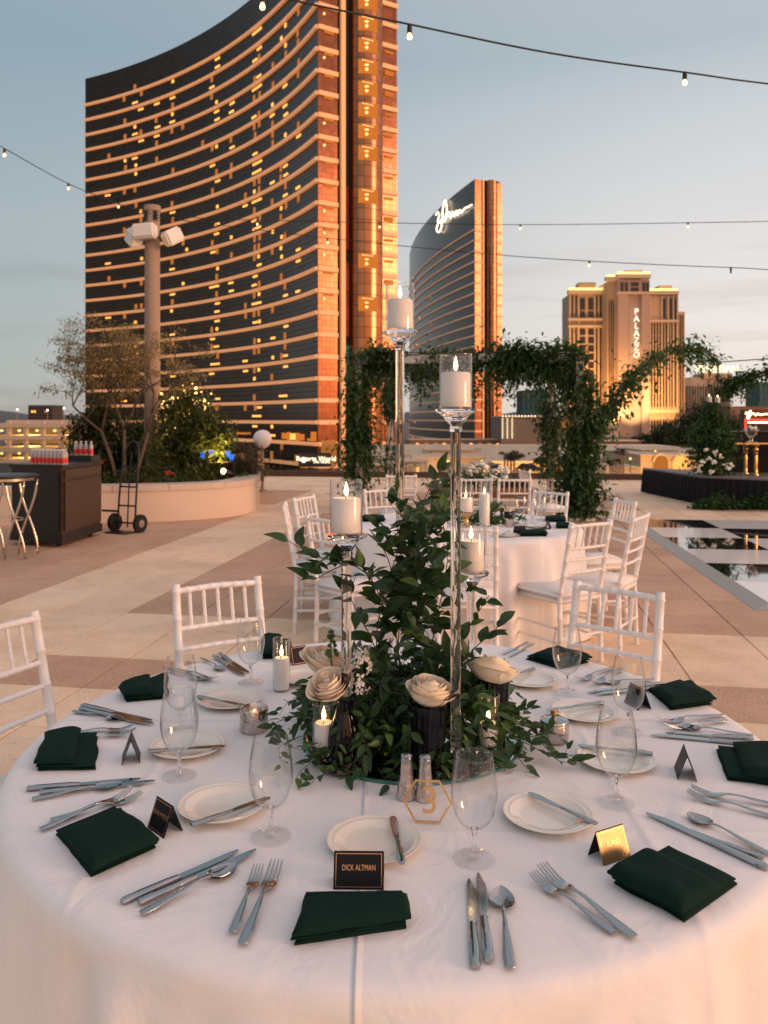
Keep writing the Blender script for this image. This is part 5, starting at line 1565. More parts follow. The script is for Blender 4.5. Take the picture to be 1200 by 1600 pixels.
def napkin(label, quad, zt=None, group='folded napkins on the near table', seed=1, two=True):
    """quad: far-left, far-right, near-right, near-left corners on the cloth (seen from its diner)"""
    rj = random.Random(seed+50); q = [Vector((p.x+rj.uniform(-.004,.004), p.y+rj.uniform(-.004,.004), 0)) for p in quad]; c = sum(q, Vector())/4
    t = thing('napkin', label, 'napkin', (c.x, c.y, T), group=group); rd = random.Random(seed); off = Vector((rd.random()*9, rd.random()*9, seed))
    def pad(name, s0, s1, t0, t1, z0, th, ov=0):
        nu, nv = 20, 14; top = []; bot = []
        for i in range(nu+1):
            for j in range(nv+1):
                u, v = i/nu, j/nv; uu, vv = s0+(s1-s0)*u, t0+(t1-t0)*v
                p = (q[0]*(1-uu)+q[1]*uu)*(1-vv) + (q[3]*(1-uu)+q[2]*uu)*vv - c
                e = (max(0, 1-abs(2*u-1)**9))**.5 * (max(0, 1-abs(2*v-1)**4.5))**.6
                w = noise.noise(p*13+off)*.006 + noise.noise(p*38+off)*.0016
                sag = .0022*noise.noise(Vector((p.x*22, p.y*22, 5))+off)
                top.append((p.x+w*.8, p.y+w*.6, z0+th*.28+th*.72*e+w*e*1.1+(z0*.0)))
                bot.append((p.x+w*.8, p.y+w*.6, z0+max(0, sag if z0 > .004 else 0)))
        m = nv+1; fs = []
        for i in range(nu):
            for j in range(nv): fs.append((i*m+j, (i+1)*m+j, (i+1)*m+j+1, i*m+j+1))
        k = len(top); fb = [tuple(k+a for a in reversed(f)) for f in fs]
        rim = [i*m for i in range(nu+1)]+[nu*m+j for j in range(1, m)]+[i*m+nv for i in range(nu-1,-1,-1)]+[j for j in range(nv-1,0,-1)]
        fr = [(rim[i], k+rim[i], k+rim[(i+1)%len(rim)], rim[(i+1)%len(rim)]) for i in range(len(rim))]
        g = G().add(top+bot, fs+fb+fr); return g.build(name, m_napkin, t, smooth=60)
    pad('lower_fold', .03, .97, .0, .97, .0008, .011)
    pad('middle_fold', rd.uniform(.0,.04), rd.uniform(.96,1.0), .02, .995, .0105, .008)
    pad('upper_fold', rd.uniform(-.02,.03), rd.uniform(.97,1.02), rd.uniform(.20,.38), 1.035, .0185, .018)
    return t

def goblet(label):
    t = thing('wine_goblet', label, 'wine glass', group='stemmed glasses on the near table')
    pr = [(.0075,.056),(.016,.0600),(.027,.069),(.0355,.084),(.0405,.102),(.0422,.118),(.0415,.136),(.0388,.158),(.0355,.178),(.0335,.190)]
    pr = [(v.x, v.y) for v in smooth_path([(r, z, 0) for r, z in pr], 3)]
    th = .0009
    G().lathe(pr+[(r-th, z) for r, z in reversed(pr)], 40).build('bowl', m_bowl, t, smooth=True)
    st = [(0,.0),(.0385,.0),(.0390,.0012),(.030,.0024),(.016,.0042),(.0075,.008),(.0045,.016),(.0037,.030),(.0040,.044),(.0072,.0545),(.0068,.0565),(0,.0575)]
    G().lathe(st[5:-1], 24).build('stem', m_crystal, t, smooth=45)
    G().lathe(st[:5]+[(.0075,.0079),(0,.0079)], 36).build('foot', m_foot, t, smooth=45)
    return t
GB = [None]
def glass(px, py, label, group='stemmed glasses on the near table', sc=1.0):
    p = onz(px, py); 
    if GB[0] is None: GB[0] = goblet(label); GB[0].location = (p.x, p.y, T+.0008); return
    dup(GB[0], (p.x, p.y, T+.0008), random.random()*6, label, group, (sc,)*3)

def card(label, c, ang, front=None, w=.086, body=None, gold=False, h=.055, group='tent name cards on the near table', ink=True, spread=.021):
    """ang = compass of the printed face, radians"""
    t = thing('name_card', label, 'name card', (c.x, c.y, T+.0008), ang+math.pi/2, group)      # printed face looks along local -Y
    th = .0006; lean = math.atan2(spread, h)
    def panel(name, s, mat):
        g = G(); y0 = s*spread
        vs = [(-w/2,y0,0),(w/2,y0,0),(w/2,0,h),(-w/2,0,h),(-w/2,y0-s*th*2,0),(w/2,y0-s*th*2,0),(w/2,-s*th*2,h-.0008),(-w/2,-s*th*2,h-.0008)]
        g.add(vs, [(0,1,2,3),(7,6,5,4),(0,4,5,1),(1,5,6,2),(2,6,7,3),(3,7,4,0)]); return g.build(name, mat, t)
    panel('front_panel', -1, m_glarecard if gold else m_card); panel('back_panel', 1, m_card)  # gold front is painted glare on a black card
    if ink:
        mt = m_goldink
        g = G()
        def onf(x, s): return Vector((x, -spread*(1-s/h)-.0007*math.cos(lean), s+.0007*math.sin(lean)))
        e = .0035; a = .0009
        for x0, x1, s0, s1 in ((-w/2+e, w/2-e, e, e+a), (-w/2+e, w/2-e, h-e-a, h-e), (-w/2+e, -w/2+e+a, e+a, h-e-a), (w/2-e-a, w/2-e, e+a, h-e-a)):
            g.add([onf(x0,s0), onf(x1,s0), onf(x1,s1), onf(x0,s1)], [(0,1,2,3)])
        g.build('border', mt, t, fixn=False)
        if body:
            p = onf(0, h*.56)
            text('lettering', body, .0125, mt, t, p, (R(90)-lean, 0, 0), .0001, .70)
            if gold: text('monogram', 'r', .009, mt, t, onf(w*.36, h*.15), (R(90)-lean, 0, 0), .0001, .8)
    return t

# ------------------------------------------------------------------ the ten places of the near table
# seat 2 (front)
napkin('dark green folded napkin at the front seat nearest us', [onz(475,1402), onz(632,1402), onz(638,1452), onz(450,1480)], seed=2).location.z = T
def O(*a): return [onz(*p) for p in a]
forks(2, ((379,1481),(433,1346)), ((364,1461),(404,1353)))
knives(2, ((743,1517),(733,1374)), ((764,1508),(747,1366)))
spoon(2, (797,1519), (782,1386))
plate(2, (585,1315), (628,1349), (614,1275))
glass(741, 1343, 'stemmed wine glass in front, right of the hexagon number sign')
card('black name card with copper border standing behind the nearest napkin', onz(561,1380), R(-91), body='DICK ALTMAN')
# seat 1 (front left)
napkin('dark green folded napkin at the front left seat', O((83,1308),(178,1268),(246,1326),(140,1376)), seed=3)
forks(1, ((79,1285),(222,1238)), ((63,1301),(207,1233)))
knives(1, ((190,1414),(372,1329)), ((217,1416),(400,1329)))
spoon(1, (220,1433), (370,1350))
plate(1, (347,1258), (299,1289), (423,1246))
glass(423, 1308, 'stemmed wine glass at front left, beside the front left bread plate')
card('black name card with copper border leaning behind the front left napkin', onz(258,1296), R(225), body='EVAN MYRUS', w=.062)
# seat 3 (front right)
napkin('dark green folded napkin at the front right seat', O((1042,1328),(1156,1384),(1066,1446),(952,1382)), seed=4)
forks(3, ((991,1470),(846,1352)), ((960,1463),(832,1364)))
knives(3, ((1200,1361),(1010,1271)), ((1189,1343),(1045,1288)))
spoon(3, (1205,1340), (1074,1270))
plate(3, (856,1273), (932,1287), (826,1238))
glass(963, 1255, 'stemmed wine glass at right, behind the gold name card')
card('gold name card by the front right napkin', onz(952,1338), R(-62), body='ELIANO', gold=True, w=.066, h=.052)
# seat 4 (right edge)
napkin('dark green folded napkin cut by the right edge', O((1122,1172),(1140,1222),(1262,1240),(1250,1180)), seed=5)
forks(4, ((1228,1285),(1074,1236)), ((1232,1266),(1080,1230)))
knives(4, ((1188,1167),(1017,1149)), ((1177,1157),(1040,1146)))
spoon(4, (1177,1152), (1060,1134))
plate(4, (963,1187), (1020,1177), (903,1164))
glass(982, 1145, 'stemmed wine glass at right, middle one of the three, behind the right edge plate')
card('black name card seen from its end near the right edge', onz(1071,1210), R(-14), ink=False, w=.07)
# seat 5
napkin('dark green folded napkin at the upper right seat', O((1060,1067),(1013,1081),(1046,1113),(1116,1102)), seed=6)
forks(5, ((1133,1120),(1030,1124)), ((1135,1129),(1042,1135)))
knives(5, ((1037,1070),(917,1083)), ((1048,1076),(930,1086)))
spoon(5, (1022,1064), (944,1066))
plate(5, (915,1113), (943,1097), (855,1110))
glass(886, 1083, 'stemmed wine glass farthest right, before the leaning chair')
card('black name card seen through the right wine glass', onz(996,1103), R(196), ink=True, w=.07)
# seat 6
napkin('dark green folded napkin at the far right seat, seen through the far wine glass', O((858,1017),(823,1031),(872,1047),(922,1036)), seed=7)
forks(6, ((960,1045),(902,1061)), ((972,1048),(925,1068)))
plate(6, (828,1062), (835,1043), (790,1060))
knives(6, ((824,1006),(786,1022)), ((832,1009),(797,1026)))
# seat 7
napkin('dark green folded napkin at the far left seat', O((262,1055),(262,1094),(200,1098),(187,1084)), seed=8)
forks(7, ((273,1047),(338,1060)), ((257,1048),(326,1061)))
knives(7, ((128,1105),(238,1126)), ((122,1110),(244,1133)))
spoon(7, (115,1114), (191,1123))
plate(7, (359,1094), (308,1088), (389,1104))
glass(392, 1067, 'stemmed wine glass at far left, beside the slim pillar candle')
# seat 8
napkin('dark green folded napkin at the left edge seat', O((154,1152),(148,1204),(54,1207),(75,1157)), seed=9)
forks(8, ((94,1149),(208,1133)), ((79,1154),(212,1142)))
knives(8, ((42,1236),(220,1217)), ((62,1243),(242,1221)))
spoon(8, (50,1252), (191,1223))
plate(8, (293,1166), (231,1174), (352,1166))
glass(280, 1213, 'nearer of two overlapping wine glasses at left')
glass(282, 1143, 'farther of two overlapping wine glasses at left')
card('grey backed name card seen from its end at the left edge seat', onz(205,1186), R(196), ink=False, w=.062)
# seat 9
napkin('dark green folded napkin behind the slim pillar candle', O((455,1003),(462,1030),(408,1031),(410,1003)), seed=10)
knives(9, ((334,1027),(382,1056)), ((342,1024),(389,1052)))
spoon(9, (315,1031), (348,1046))
plate(9, (478,1058))
card('black name card right of the slim pillar candle', onz(465,1036), R(-60), ink=True, w=.055)
forks(10, ((612,1000),(604,1022)))

# ------------------------------------------------------------------ centrepiece: mirror, candlesticks, vases
mc = onz(645, 1151.6); MR = .275
MI = thing('mirror_base', 'round mirror tray with green glass edge under the centerpiece', 'mirror', (mc.x, mc.y, T+.001))
G().lathe([(0,.0062),(MR-.004,.0062),(MR-.004,.0058),(0,.0058)], 72).build('mirror_face', m_mirror, MI, smooth=40)
G().lathe([(0,0),(MR,0),(MR,.005),(MR-.004,.0056),(0,.0056)], 72).build('glass_edge', m_mirroredge, MI, smooth=40)
TM = T+.0075
def candlestick(px, D, pz_, label, where, seed):
    p = P(px, 700, D); zc = Z(pz_, D)                        # zc = height of the cup's top face
    h = zc-TM
    t = thing('crystal_candlestick', label, 'candlestick', (p.x, p.y, TM), group='crystal candlesticks of the centerpiece')
    G().lathe([(0,0),(.058,0),(.060,.004),(.058,.012),(.040,.022),(.020,.030),(.016,.038),(0,.038)], 10).build('base', m_crystal, t)
    G().lathe([(0,.0385),(.0115,.0385),(.0115,h-.052),(0,h-.052)], 24).build('stem', m_crystal, t, smooth=40)
    G().lathe([(0,h-.0515),(.014,h-.0515),(.0155,h-.044),(.013,h-.039),(.030,h-.016),(.046,h-.008),(.048,h-.004),(.046,h-.0005),(0,h-.0005)], 12).build('cup', m_crystal, t)
    c = thing('pillar_candle', 'white pillar candle in the glass cylinder '+where, 'candle', (p.x, p.y, zc+.0045), group='pillar candles on the candlesticks')
    candle_parts(c, .0335, .078)
    s = thing('glass_cylinder', 'clear glass cylinder shade '+where, 'glass cylinder', (p.x, p.y, zc+.0004), group='glass cylinders on the candlesticks')
    cyl(s, .0372, .122)
def candle_parts(c, r, h, fl=1.0):
    c = G().lathe([(0,0),(r-.001,0),(r,.002),(r,h-.003),(r-.003,h),(r*.6,h-.003),(.004,h-.005),(0,h-.005)], 36).build('wax', m_wax, c, smooth=45)
    G().tube([(0,0,h-.006),(.0005,0,h+.007)], .0011, 6).build('wick', m_wick, c)
    G().lathe([(0,h+.004),(.0035*fl,h+.008),(.0052*fl,h+.014),(.0040*fl,h+.022),(.0016*fl,h+.031*fl),(0,h+.038*fl)], 12).build('flame', m_flame, c, smooth=True)
    f_ = c.children[-1]; f_.scale = (1, 1, random.uniform(.82, 1.12)); f_.rotation_euler = (random.uniform(-.05,.05)*.5, random.uniform(-.06,.06)*.5, 0); f_.location = (0, 0, h*(1-f_.scale[2]))
def cyl(s, r, h):
    th = .0016
    G().lathe([(0,0),(r,0),(r,h-.001),(r-th*.5,h),(r-th,h-.001),(r-th,.004),(0,.004)], 40).build('shell', m_bowl, s, smooth=40)
    G().lathe([(r-th*1.1,h-.0002),(r+.0004,h-.0002),(r+.0004,h+.0014),(r-th*1.1,h+.0014)], 40, closed=True).build('rim', m_crystal, s, smooth=40)
candlestick(625, 2.15, 517, 'tallest crystal candlestick, its candle highest against the sky', 'on the tallest candlestick', 1)
candlestick(712, 1.84, 639, 'tall crystal candlestick in front, right of the greenery', 'on the tall front right candlestick', 2)
candlestick(541, 1.86, 834, 'shorter crystal candlestick left of the greenery', 'on the shorter left candlestick', 3)
candlestick(736, 2.14, 893, 'lowest crystal candlestick behind the tall front stem', 'on the lowest right candlestick', 4)
def votive(px, py, z, r, h, ch, label, lab2, foot=0):
    p = onz(px, py, z)
    if foot:
        f = thing('votive_stand', 'short crystal stand under the '+lab2, 'candlestick', (p.x, p.y, z))
        G().lathe([(0,0),(.030,0),(.031,.004),(.014,.014),(.014,.022),(.030,foot-.003),(.030,foot-.0005),(0,foot-.0005)], 12).build('stem', m_crystal, f)
        z += foot
    c = thing('pillar_candle', label, 'candle', (p.x, p.y, z+.0042)); candle_parts(c, r-.004, ch)
    s = thing('glass_cylinder', 'glass cylinder around the '+lab2, 'glass cylinder', (p.x, p.y, z+.0003)); cyl(s, r, h)
votive(440, 1078, T+.001, .0258, .150, .092, 'slim white pillar candle standing alone at left of the flowers', 'slim candle at left')
votive(506, 1189, TM, .0265, .100, .052, 'small white candle low at left front of the greenery', 'small candle low at left front', .034)
votive(763, 1178, TM, .0265, .120, .050, 'small white candle low at right of the greenery', 'small candle low at right', .02)
votive(600, 1138, TM, .0245, .090, .045, 'small white candle half hidden in the greenery, left', 'half hidden left candle')
votive(692, 1092, TM, .0245, .100, .050, 'small white candle half hidden in the greenery, upper right', 'half hidden right candle')

def vase(px, py, r, h, label, kind):
    p = onz(px, py, TM); t = thing('black_vase', label, 'vase', (p.x, p.y, TM), group='black glass bud vases')
    pr = [(0,.001),(.62,.0),(.80,.06),(.98,.22),(1.0,.38),(.86,.58),(.60,.76),(.50,.86),(.54,.97),(.60,1.0),(.50,.985),(.42,.86),(.0,.80)] if kind == 0 else [(0,.001),(.70,0),(.78,.05),(.86,.4),(.93,.75),(1.0,1.0),(.93,.995),(.84,.75),(0,.7)]
    g = G(); n = 48
    for k in range(n):
        a = 2*math.pi*k/n; w = 1+ (.045 if kind == 0 else .03)*math.cos(a*12)
        for rr, zz in pr: g.v.append((rr*r*w*math.cos(a), rr*r*w*math.sin(a), zz*h))
    m = len(pr)
    for k in range(n):
        for i in range(m-1):
            g.f.append((k*m+i, ((k+1)%n)*m+i, ((k+1)%n)*m+i+1, k*m+i+1)); g.mi.append(0)
    g.build('body', m_blackvase, t, smooth=50)
    return p
vase(538, 1194, .037, .150, 'ribbed black vase at left holding the blush rose', 0)
vase(668, 1200, .045, .150, 'ribbed black vase in the middle holding the cream rose', 1)
vase(772, 1152, .040, .150, 'black vase at right holding the open cream rose', 1)

def rose(c, r, label, mat, tilt, seed, stem_to, openn=1.0):
    rd = random.Random(seed); t = thing('rose', label, 'rose', c); t.rotation_euler = tilt
    def petal(f, z0, z1, w, flare, a0):
        nu, nv = 8, 8; vs = []
        ph = rd.random()*6
        for j in range(nv+1):
            v = j/nv
            for i in range(nu+1):
                u = -1+2*i/nu
                ww = w*(.30+.70*math.sin(math.pi*min(1, .08+.62*v)))
                vv = v*(1-.16*u*u*v)                       # rounded upper edge
                rr = r*f*(math.sin(math.pi*(.10+.50*vv))**.75) + flare*r*max(0, vv-.45)**2*2.2 + .03*r*u*u*f
                rr += .012*r*math.sin(4*u+ph)*v
                a = a0+u*ww
                z = r*(z0+(z1-z0)*vv) - flare*r*max(0, vv-.72)**2*3.0
                vs.append((rr*math.cos(a), rr*math.sin(a), z))
        m = nu+1; fs = [(j*m+i, j*m+i+1, (j+1)*m+i+1, (j+1)*m+i) for j in range(nv) for i in range(nu)]
        return vs, fs
    bud = G()
    for k in range(5):
        f = .10+.055*k; vs, fs = petal(f, -.3, .70-.012*k, 1.5, 0, k*2.3); bud.add(vs, fs)
    bud.build('bud', mat, t, smooth=True, fixn=False)
    lay = [(3, .44, .70, 1.25, .04), (4, .56, .68, 1.1, .08), (5, .69, .62, .95, .16), (5, .83, .53, .92, .26), (6, .93*openn, .42, .88, .34), (6, 1.02*openn, .26, .80, .46)]
    for li, (n, f, zt_, w, flare) in enumerate(lay):
        for k in range(n):
            vs, fs = petal(f*rd.uniform(.97,1.03), -.62, zt_*rd.uniform(.92,1.06), w, flare*rd.uniform(.6,1.4), 2*math.pi*k/n+li*.7+rd.uniform(-.15,.15))
            G().add(vs, fs).build('petal', mat, t, smooth=True, fixn=False)
    q = (Matrix.Rotation(0,4,'X') @ t.matrix_basis).inverted() @ Vector(stem_to)
    G().tube(smooth_path([(0,0,-r*.30), (0,0,-r*.9), q], 4), .0028, 6).lathe([(0,-r*.62),(r*.2,-r*.5),(r*.34,-r*.30),(0,-r*.34)], 8).build('stem', m_leaf, t, smooth=True)
v1, v2, v3 = onz(538,1194,TM), onz(668,1200,TM), onz(772,1152,TM)
rose(P(515,1072,1.86), .043, 'blush rose in the left black vase', m_petal2, (R(24), R(-16), 0), 1, (v1.x, v1.y, TM+.128))
rose(P(672,1081,1.85), .047, 'cream rose in the middle black vase', m_petal, (R(10), R(4), .6), 2, (v2.x, v2.y, TM+.11))
rose(P(769,1046,1.98), .046, 'open cream rose in the right black vase', m_petal, (R(6), R(16), 1.1), 3, (v3.x, v3.y, TM+.11), 1.25)
rose(P(510,1034,2.02), .046, 'peach rose behind the blush rose', m_petal2, (R(12), R(-14), 2.1), 4, (v1.x+.03, v1.y+.12, TM+.003), 1.2)
# white stock
b_ = P(561,1060,1.92); t = thing('white_stock_flower', 'white ruffled stock flower spike between the left roses', 'flower', b_)
rd = random.Random(6); g = G()
for k in range(46):
    u = rd.random(); a = rd.random()*6.28; rr = .036*(1-.5*u)*rd.uniform(.5,1)
    c = Vector((rr*math.cos(a)+.018*(u-.5), rr*math.sin(a), -.035+.105*u)); nrm = Vector((math.cos(a), math.sin(a)-.5, rd.uniform(-.2,.8))).normalized()
    s = nrm.orthogonal().normalized(); w = nrm.cross(s)
    for q in range(5):
        an = q*1.257+rd.random(); d = s*math.cos(an)+w*math.sin(an); e = s*math.cos(an+1.2)+w*math.sin(an+1.2)
        L = rd.uniform(.009,.0125)
        g.add([c, c+d*L*.7+e*L*.35+nrm*.002, c+d*L+nrm*.0035*rd.uniform(-1,1), c+d*L*.7-e*L*.35+nrm*.003], [(0,1,2,3)])
g.build('blossoms', m_white_flower, t, smooth=True, fixn=False)
G().tube([(.0,0,-.16),(0,0,-.05),(.012,0,.075)], .0025, 6).build('stem', m_stem, t)
b_ = P(517,1008,1.98); t = thing('green_stock_bud', 'pale green flower bud spike above the left roses', 'flower', b_)
g = G()
for k in range(26):
    u = rd.random(); a = rd.random()*6.28; rr = .015*(1-.7*u); g.ball((rr*math.cos(a), rr*math.sin(a), -.03+.065*u), .0058*(1.1-.5*u), 6, 4)
g.build('buds', m_leaf_lt, t, smooth=True); G().tube([(.01,0,-.14),(0,0,-.02),(0,0,.03)], .002, 6).build('stem', m_leaf_lt, t)

# small silver pieces
p = onz(397,1141); t = thing('votive_cup', 'mottled silver votive cup with a tiny flame at left of the greenery', 'votive cup', (p.x, p.y, T+.001))
G().lathe([(0,0),(.034,0),(.0365,.004),(.0365,.056),(.0355,.058),(.034,.056),(.034,.006),(0,.006)], 36).build('cup', m_mercury, t, smooth=40)
c = thing('tealight', 'small lit tealight inside the silver cup at left', 'tealight', (p.x, p.y, T+.0075)); G().lathe([(0,0),(.019,0),(.019,.016),(.018,.016),(0,.014)], 20).build('wax', m_wax, c, smooth=40)
G().lathe([(0,.016),(.003,.020),(.0038,.026),(0,.040)], 10).build('flame', m_flame, c, smooth=True)
p = onz(866,1158); t = thing('lidded_pot', 'round silver pot with a flat lid and dark knob at right of the greenery', 'sugar pot', (p.x, p.y, T+.001))
G().lathe([(0,0),(.028,0),(.034,.006),(.036,.02),(.0355,.038),(.034,.046),(0,.046)], 36).build('body', m_mercury, t, smooth=40)
G().lathe([(0,.0465),(.0355,.0465),(.036,.049),(.034,.053),(.010,.056),(0,.056)], 36).build('lid', m_steel, t, smooth=40)
G().lathe([(0,.0562),(.004,.0562),(.004,.062),(.009,.068),(.008,.076),(0,.079)], 14).build('knob', m_mercgold, t, smooth=40)
for px, py, lab, gr in ((635,1247,'left silver shaker behind the hexagon sign','x'),(664,1249,'right silver shaker behind the hexagon sign','x')):
    p = onz(px, py); t = thing('salt_shaker' if px < 650 else 'pepper_shaker', lab, 'shaker', (p.x, p.y, T+.001), group='silver shakers behind the number sign')
    G().lathe([(0,0),(.0205,0),(.0215,.003),(.019,.02),(.0145,.05),(.0125,.076),(0,.076)], 12).build('body', m_mercury, t)
    G().lathe([(0,.0763),(.0132,.0763),(.0138,.080),(.0128,.090),(.008,.094),(0,.0945)], 18).build('cap', m_steel, t, smooth=40)
# hexagon table number
p = onz(668,1287); t = thing('table_number', 'clear hexagon table number with gold outline and gold 3', 'table number', (p.x, p.y, T+.001), R(-6))
HR = .049; hz = HR*math.sin(math.pi/3)
hexp = [(HR*math.cos(math.pi/3*k), hz+.0005+HR*math.sin(math.pi/3*k)) for k in range(6)]
def hexplate(r0, r1, y0, y1, name, mat):
    o_ = [(r1*math.cos(math.pi/3*k), r1*math.sin(math.pi/3*k)) for k in range(6)]; i_ = [(r0*math.cos(math.pi/3*k), r0*math.sin(math.pi/3*k)) for k in range(6)] if r0 else None
    g = G(); zc = hz+.0008
    if not r0:
        g.add([(x, y, z+zc) for y in (y0, y1) for x, z in o_], [(0,1,2,3,4,5),(11,10,9,8,7,6)]+[(k,(k+1)%6,6+(k+1)%6,6+k) for k in range(6)])
    else:
        g.add([(x, y0, z+zc) for x, z in o_]+[(x, y0, z+zc) for x, z in i_]+[(x, y1, z+zc) for x, z in o_]+[(x, y1, z+zc) for x, z in i_],
              [(k,(k+1)%6,6+(k+1)%6,6+k) for k in range(6)]+[(12+k,18+k,18+(k+1)%6,12+(k+1)%6) for k in range(6)]+[(k,12+k,12+(k+1)%6,(k+1)%6) for k in range(6)]+[(6+k,6+(k+1)%6,18+(k+1)%6,18+k) for k in range(6)])
    return g.build(name, mat, t)
hexplate(0, HR-.004, -.0008, .0008, 'acrylic_panel', m_acrylic)
hexplate(HR-.0042, HR, -.0014, .0014, 'frame', m_gold)
text('numeral', '3', .078, m_gold, t, (.004, -.0016, hz+.001), (R(90), 0, 0), .0008, .95)

# ------------------------------------------------------------------ centrepiece greenery
GR = thing('centerpiece_greenery', 'dark leafy vines climbing the candlesticks in the middle of the near table', 'greenery', (mc.x, mc.y, T+.001))
go = GR.location
def leaf_mesh(seed):
    rd = random.Random(seed); g = G(); n = 6; vs = []; bend = rd.uniform(.10,.55); tw = rd.uniform(-.5,.5)
    for i in range(n+1):
        u = i/n; w = .245*math.sin(math.pi*u**.78)**.85*(1-.25*u) if 0 < i < n else .004
        a = -bend*u*u*1.4; x = u*(1-.10*bend*u); z = -.42*bend*u*u
        f = .30+.2*u
        for s in (-1, 0, 1):
            vs.append(Vector((x, s*w*math.cos(tw*u*.5), z + abs(s)*w*f + s*w*math.sin(tw*u))))
    fs = []
    for i in range(n):
        for j in range(2): fs.append((i*3+j, i*3+j+1, (i+1)*3+j+1, (i+1)*3+j))
    return vs, fs
LV = [leaf_mesh(s) for s in range(6)]
leaves = []; sg = G(); rd = random.Random(77)
def stem(pts, size, step=.021, r=.0013, young=.05):
    pth = smooth_path(pts, 5); sg.tube([p-go for p in pth], [r*(1-.6*i/len(pth)) for i in range(len(pth))], 5)
    s = 0; nxt = step*rd.random(); side = rd.choice((-1,1)); n = len(pth)
    for i in range(1, n):
        a, b_ = pth[i-1], pth[i]; l = (b_-a).length; t = (b_-a)/(l+1e-9)
        while nxt < s+l:
            p = a.lerp(b_, (nxt-s)/l); q = t.orthogonal().normalized(); q = Matrix.Rotation(rd.uniform(0,6.28), 3, t) @ q
            if q.z < -.35: q.z *= -.6
            d = (q*rd.uniform(.7,1.1)+t*rd.uniform(.2,.9)+Vector((0,-.12,-.18))).normalized()
            up = (Vector((rd.gauss(0,.45), rd.gauss(0,.45)-.45, 1))).normalized()
            y = up.cross(d).normalized(); z = d.cross(y)
            sz = size*rd.uniform(.62,1.15)*(1-.25*i/n)
            leaves.append((p+d*.004, Matrix((d, y, z)).transposed(), sz, rd.randrange(6), rd.random() < young))
            side = -side; nxt += step*rd.uniform(.7,1.35)
        s += l
def S(*pp): return [P(*p) for p in pp]
main = [
 S((640,1140,2.10),(622,1010,2.08),(640,900,2.05),(652,820,2.03),(668,770,2.02),(690,738,2.02),(703,748,2.0)),
 S((600,1130,2.00),(588,1010,1.97),(600,930,1.96),(622,860,1.98),(640,800,2.0),(612,772,2.0)),
 S((660,1110,2.00),(676,1000,1.97),(690,930,1.98),(700,860,2.0),(688,800,2.03),(690,765,2.03)),
 S((610,1100,1.98),(585,1010,1.93),(560,960,1.90),(548,930,1.88),(556,900,1.86)),
 S((604,960,1.97),(580,905,1.90),(545,880,1.86),(505,872,1.85),(480,862,1.85),(452,846,1.86)),
 S((590,935,1.94),(560,880,1.9),(520,890,1.87),(492,905,1.86),(478,900,1.85)),
 S((640,980,2.0),(615,900,1.96),(600,860,1.95),(580,838,1.95)),
 S((660,1080,1.98),(712,1010,1.94),(742,965,1.95),(764,930,1.97)),
 S((680,1090,1.96),(735,1020,1.93),(768,990,1.94),(782,975,1.95)),
 S((640,1000,1.96),(670,930,1.93),(690,880,1.92),(694,850,1.93)),
 S((650,900,2.0),(668,850,1.97),(676,820,1.97),(700,800,1.98)),
]
for s in main: stem(s, .072, .0165, .0018)
# short side shoots that fill the climbing mass
env = [(770,640,700),(800,600,704),(830,585,704),(860,570,700),(900,560,704),(940,556,716),(980,552,730),(1010,550,740)]
for k in range(46):
    py = 775+(1-rd.random()**1.1)*245 if rd.random() < .25 else rd.uniform(810,1030)
    e = min(env, key=lambda q: abs(q[0]-py)); px = rd.triangular(e[1]+12, e[2]-6, (e[1]+e[2])/2+14); D = 2.0+rd.gauss(0,.05)
    a = P(px, py, D); d = Vector((rd.uniform(-1,1), rd.uniform(-.9,.35), rd.uniform(-.5,.8))).normalized()*rd.uniform(.05,.10)
    stem([a-d*.3, a+d*.4+Vector((0,0,.01)), a+d], .068, .0185, .001, .06)
# the mound on the mirror: vines fanning out from the middle and drooping over its rim
for k in range(190):
    a = rd.random()*6.283; r0 = rd.uniform(.02,.16); r1 = min(.36, r0+rd.uniform(.08,.22)); z0 = rd.uniform(.03,.19)*(1-.25*r0/.16); c = mc+Vector((-.03,0,0))
    def q(r, z, da=0): return Vector((c.x+r*math.cos(a+da), c.y+r*.82*math.sin(a+da), T+max(.012, z)))
    da = rd.uniform(-.35,.35)
    stem([q(r0, z0*.6), q((r0+r1)/2, z0+.02, da*.5), q(r1, z0*.35+.008, da)], rd.choice((.038,.048,.060)), .0155, .001, .10)
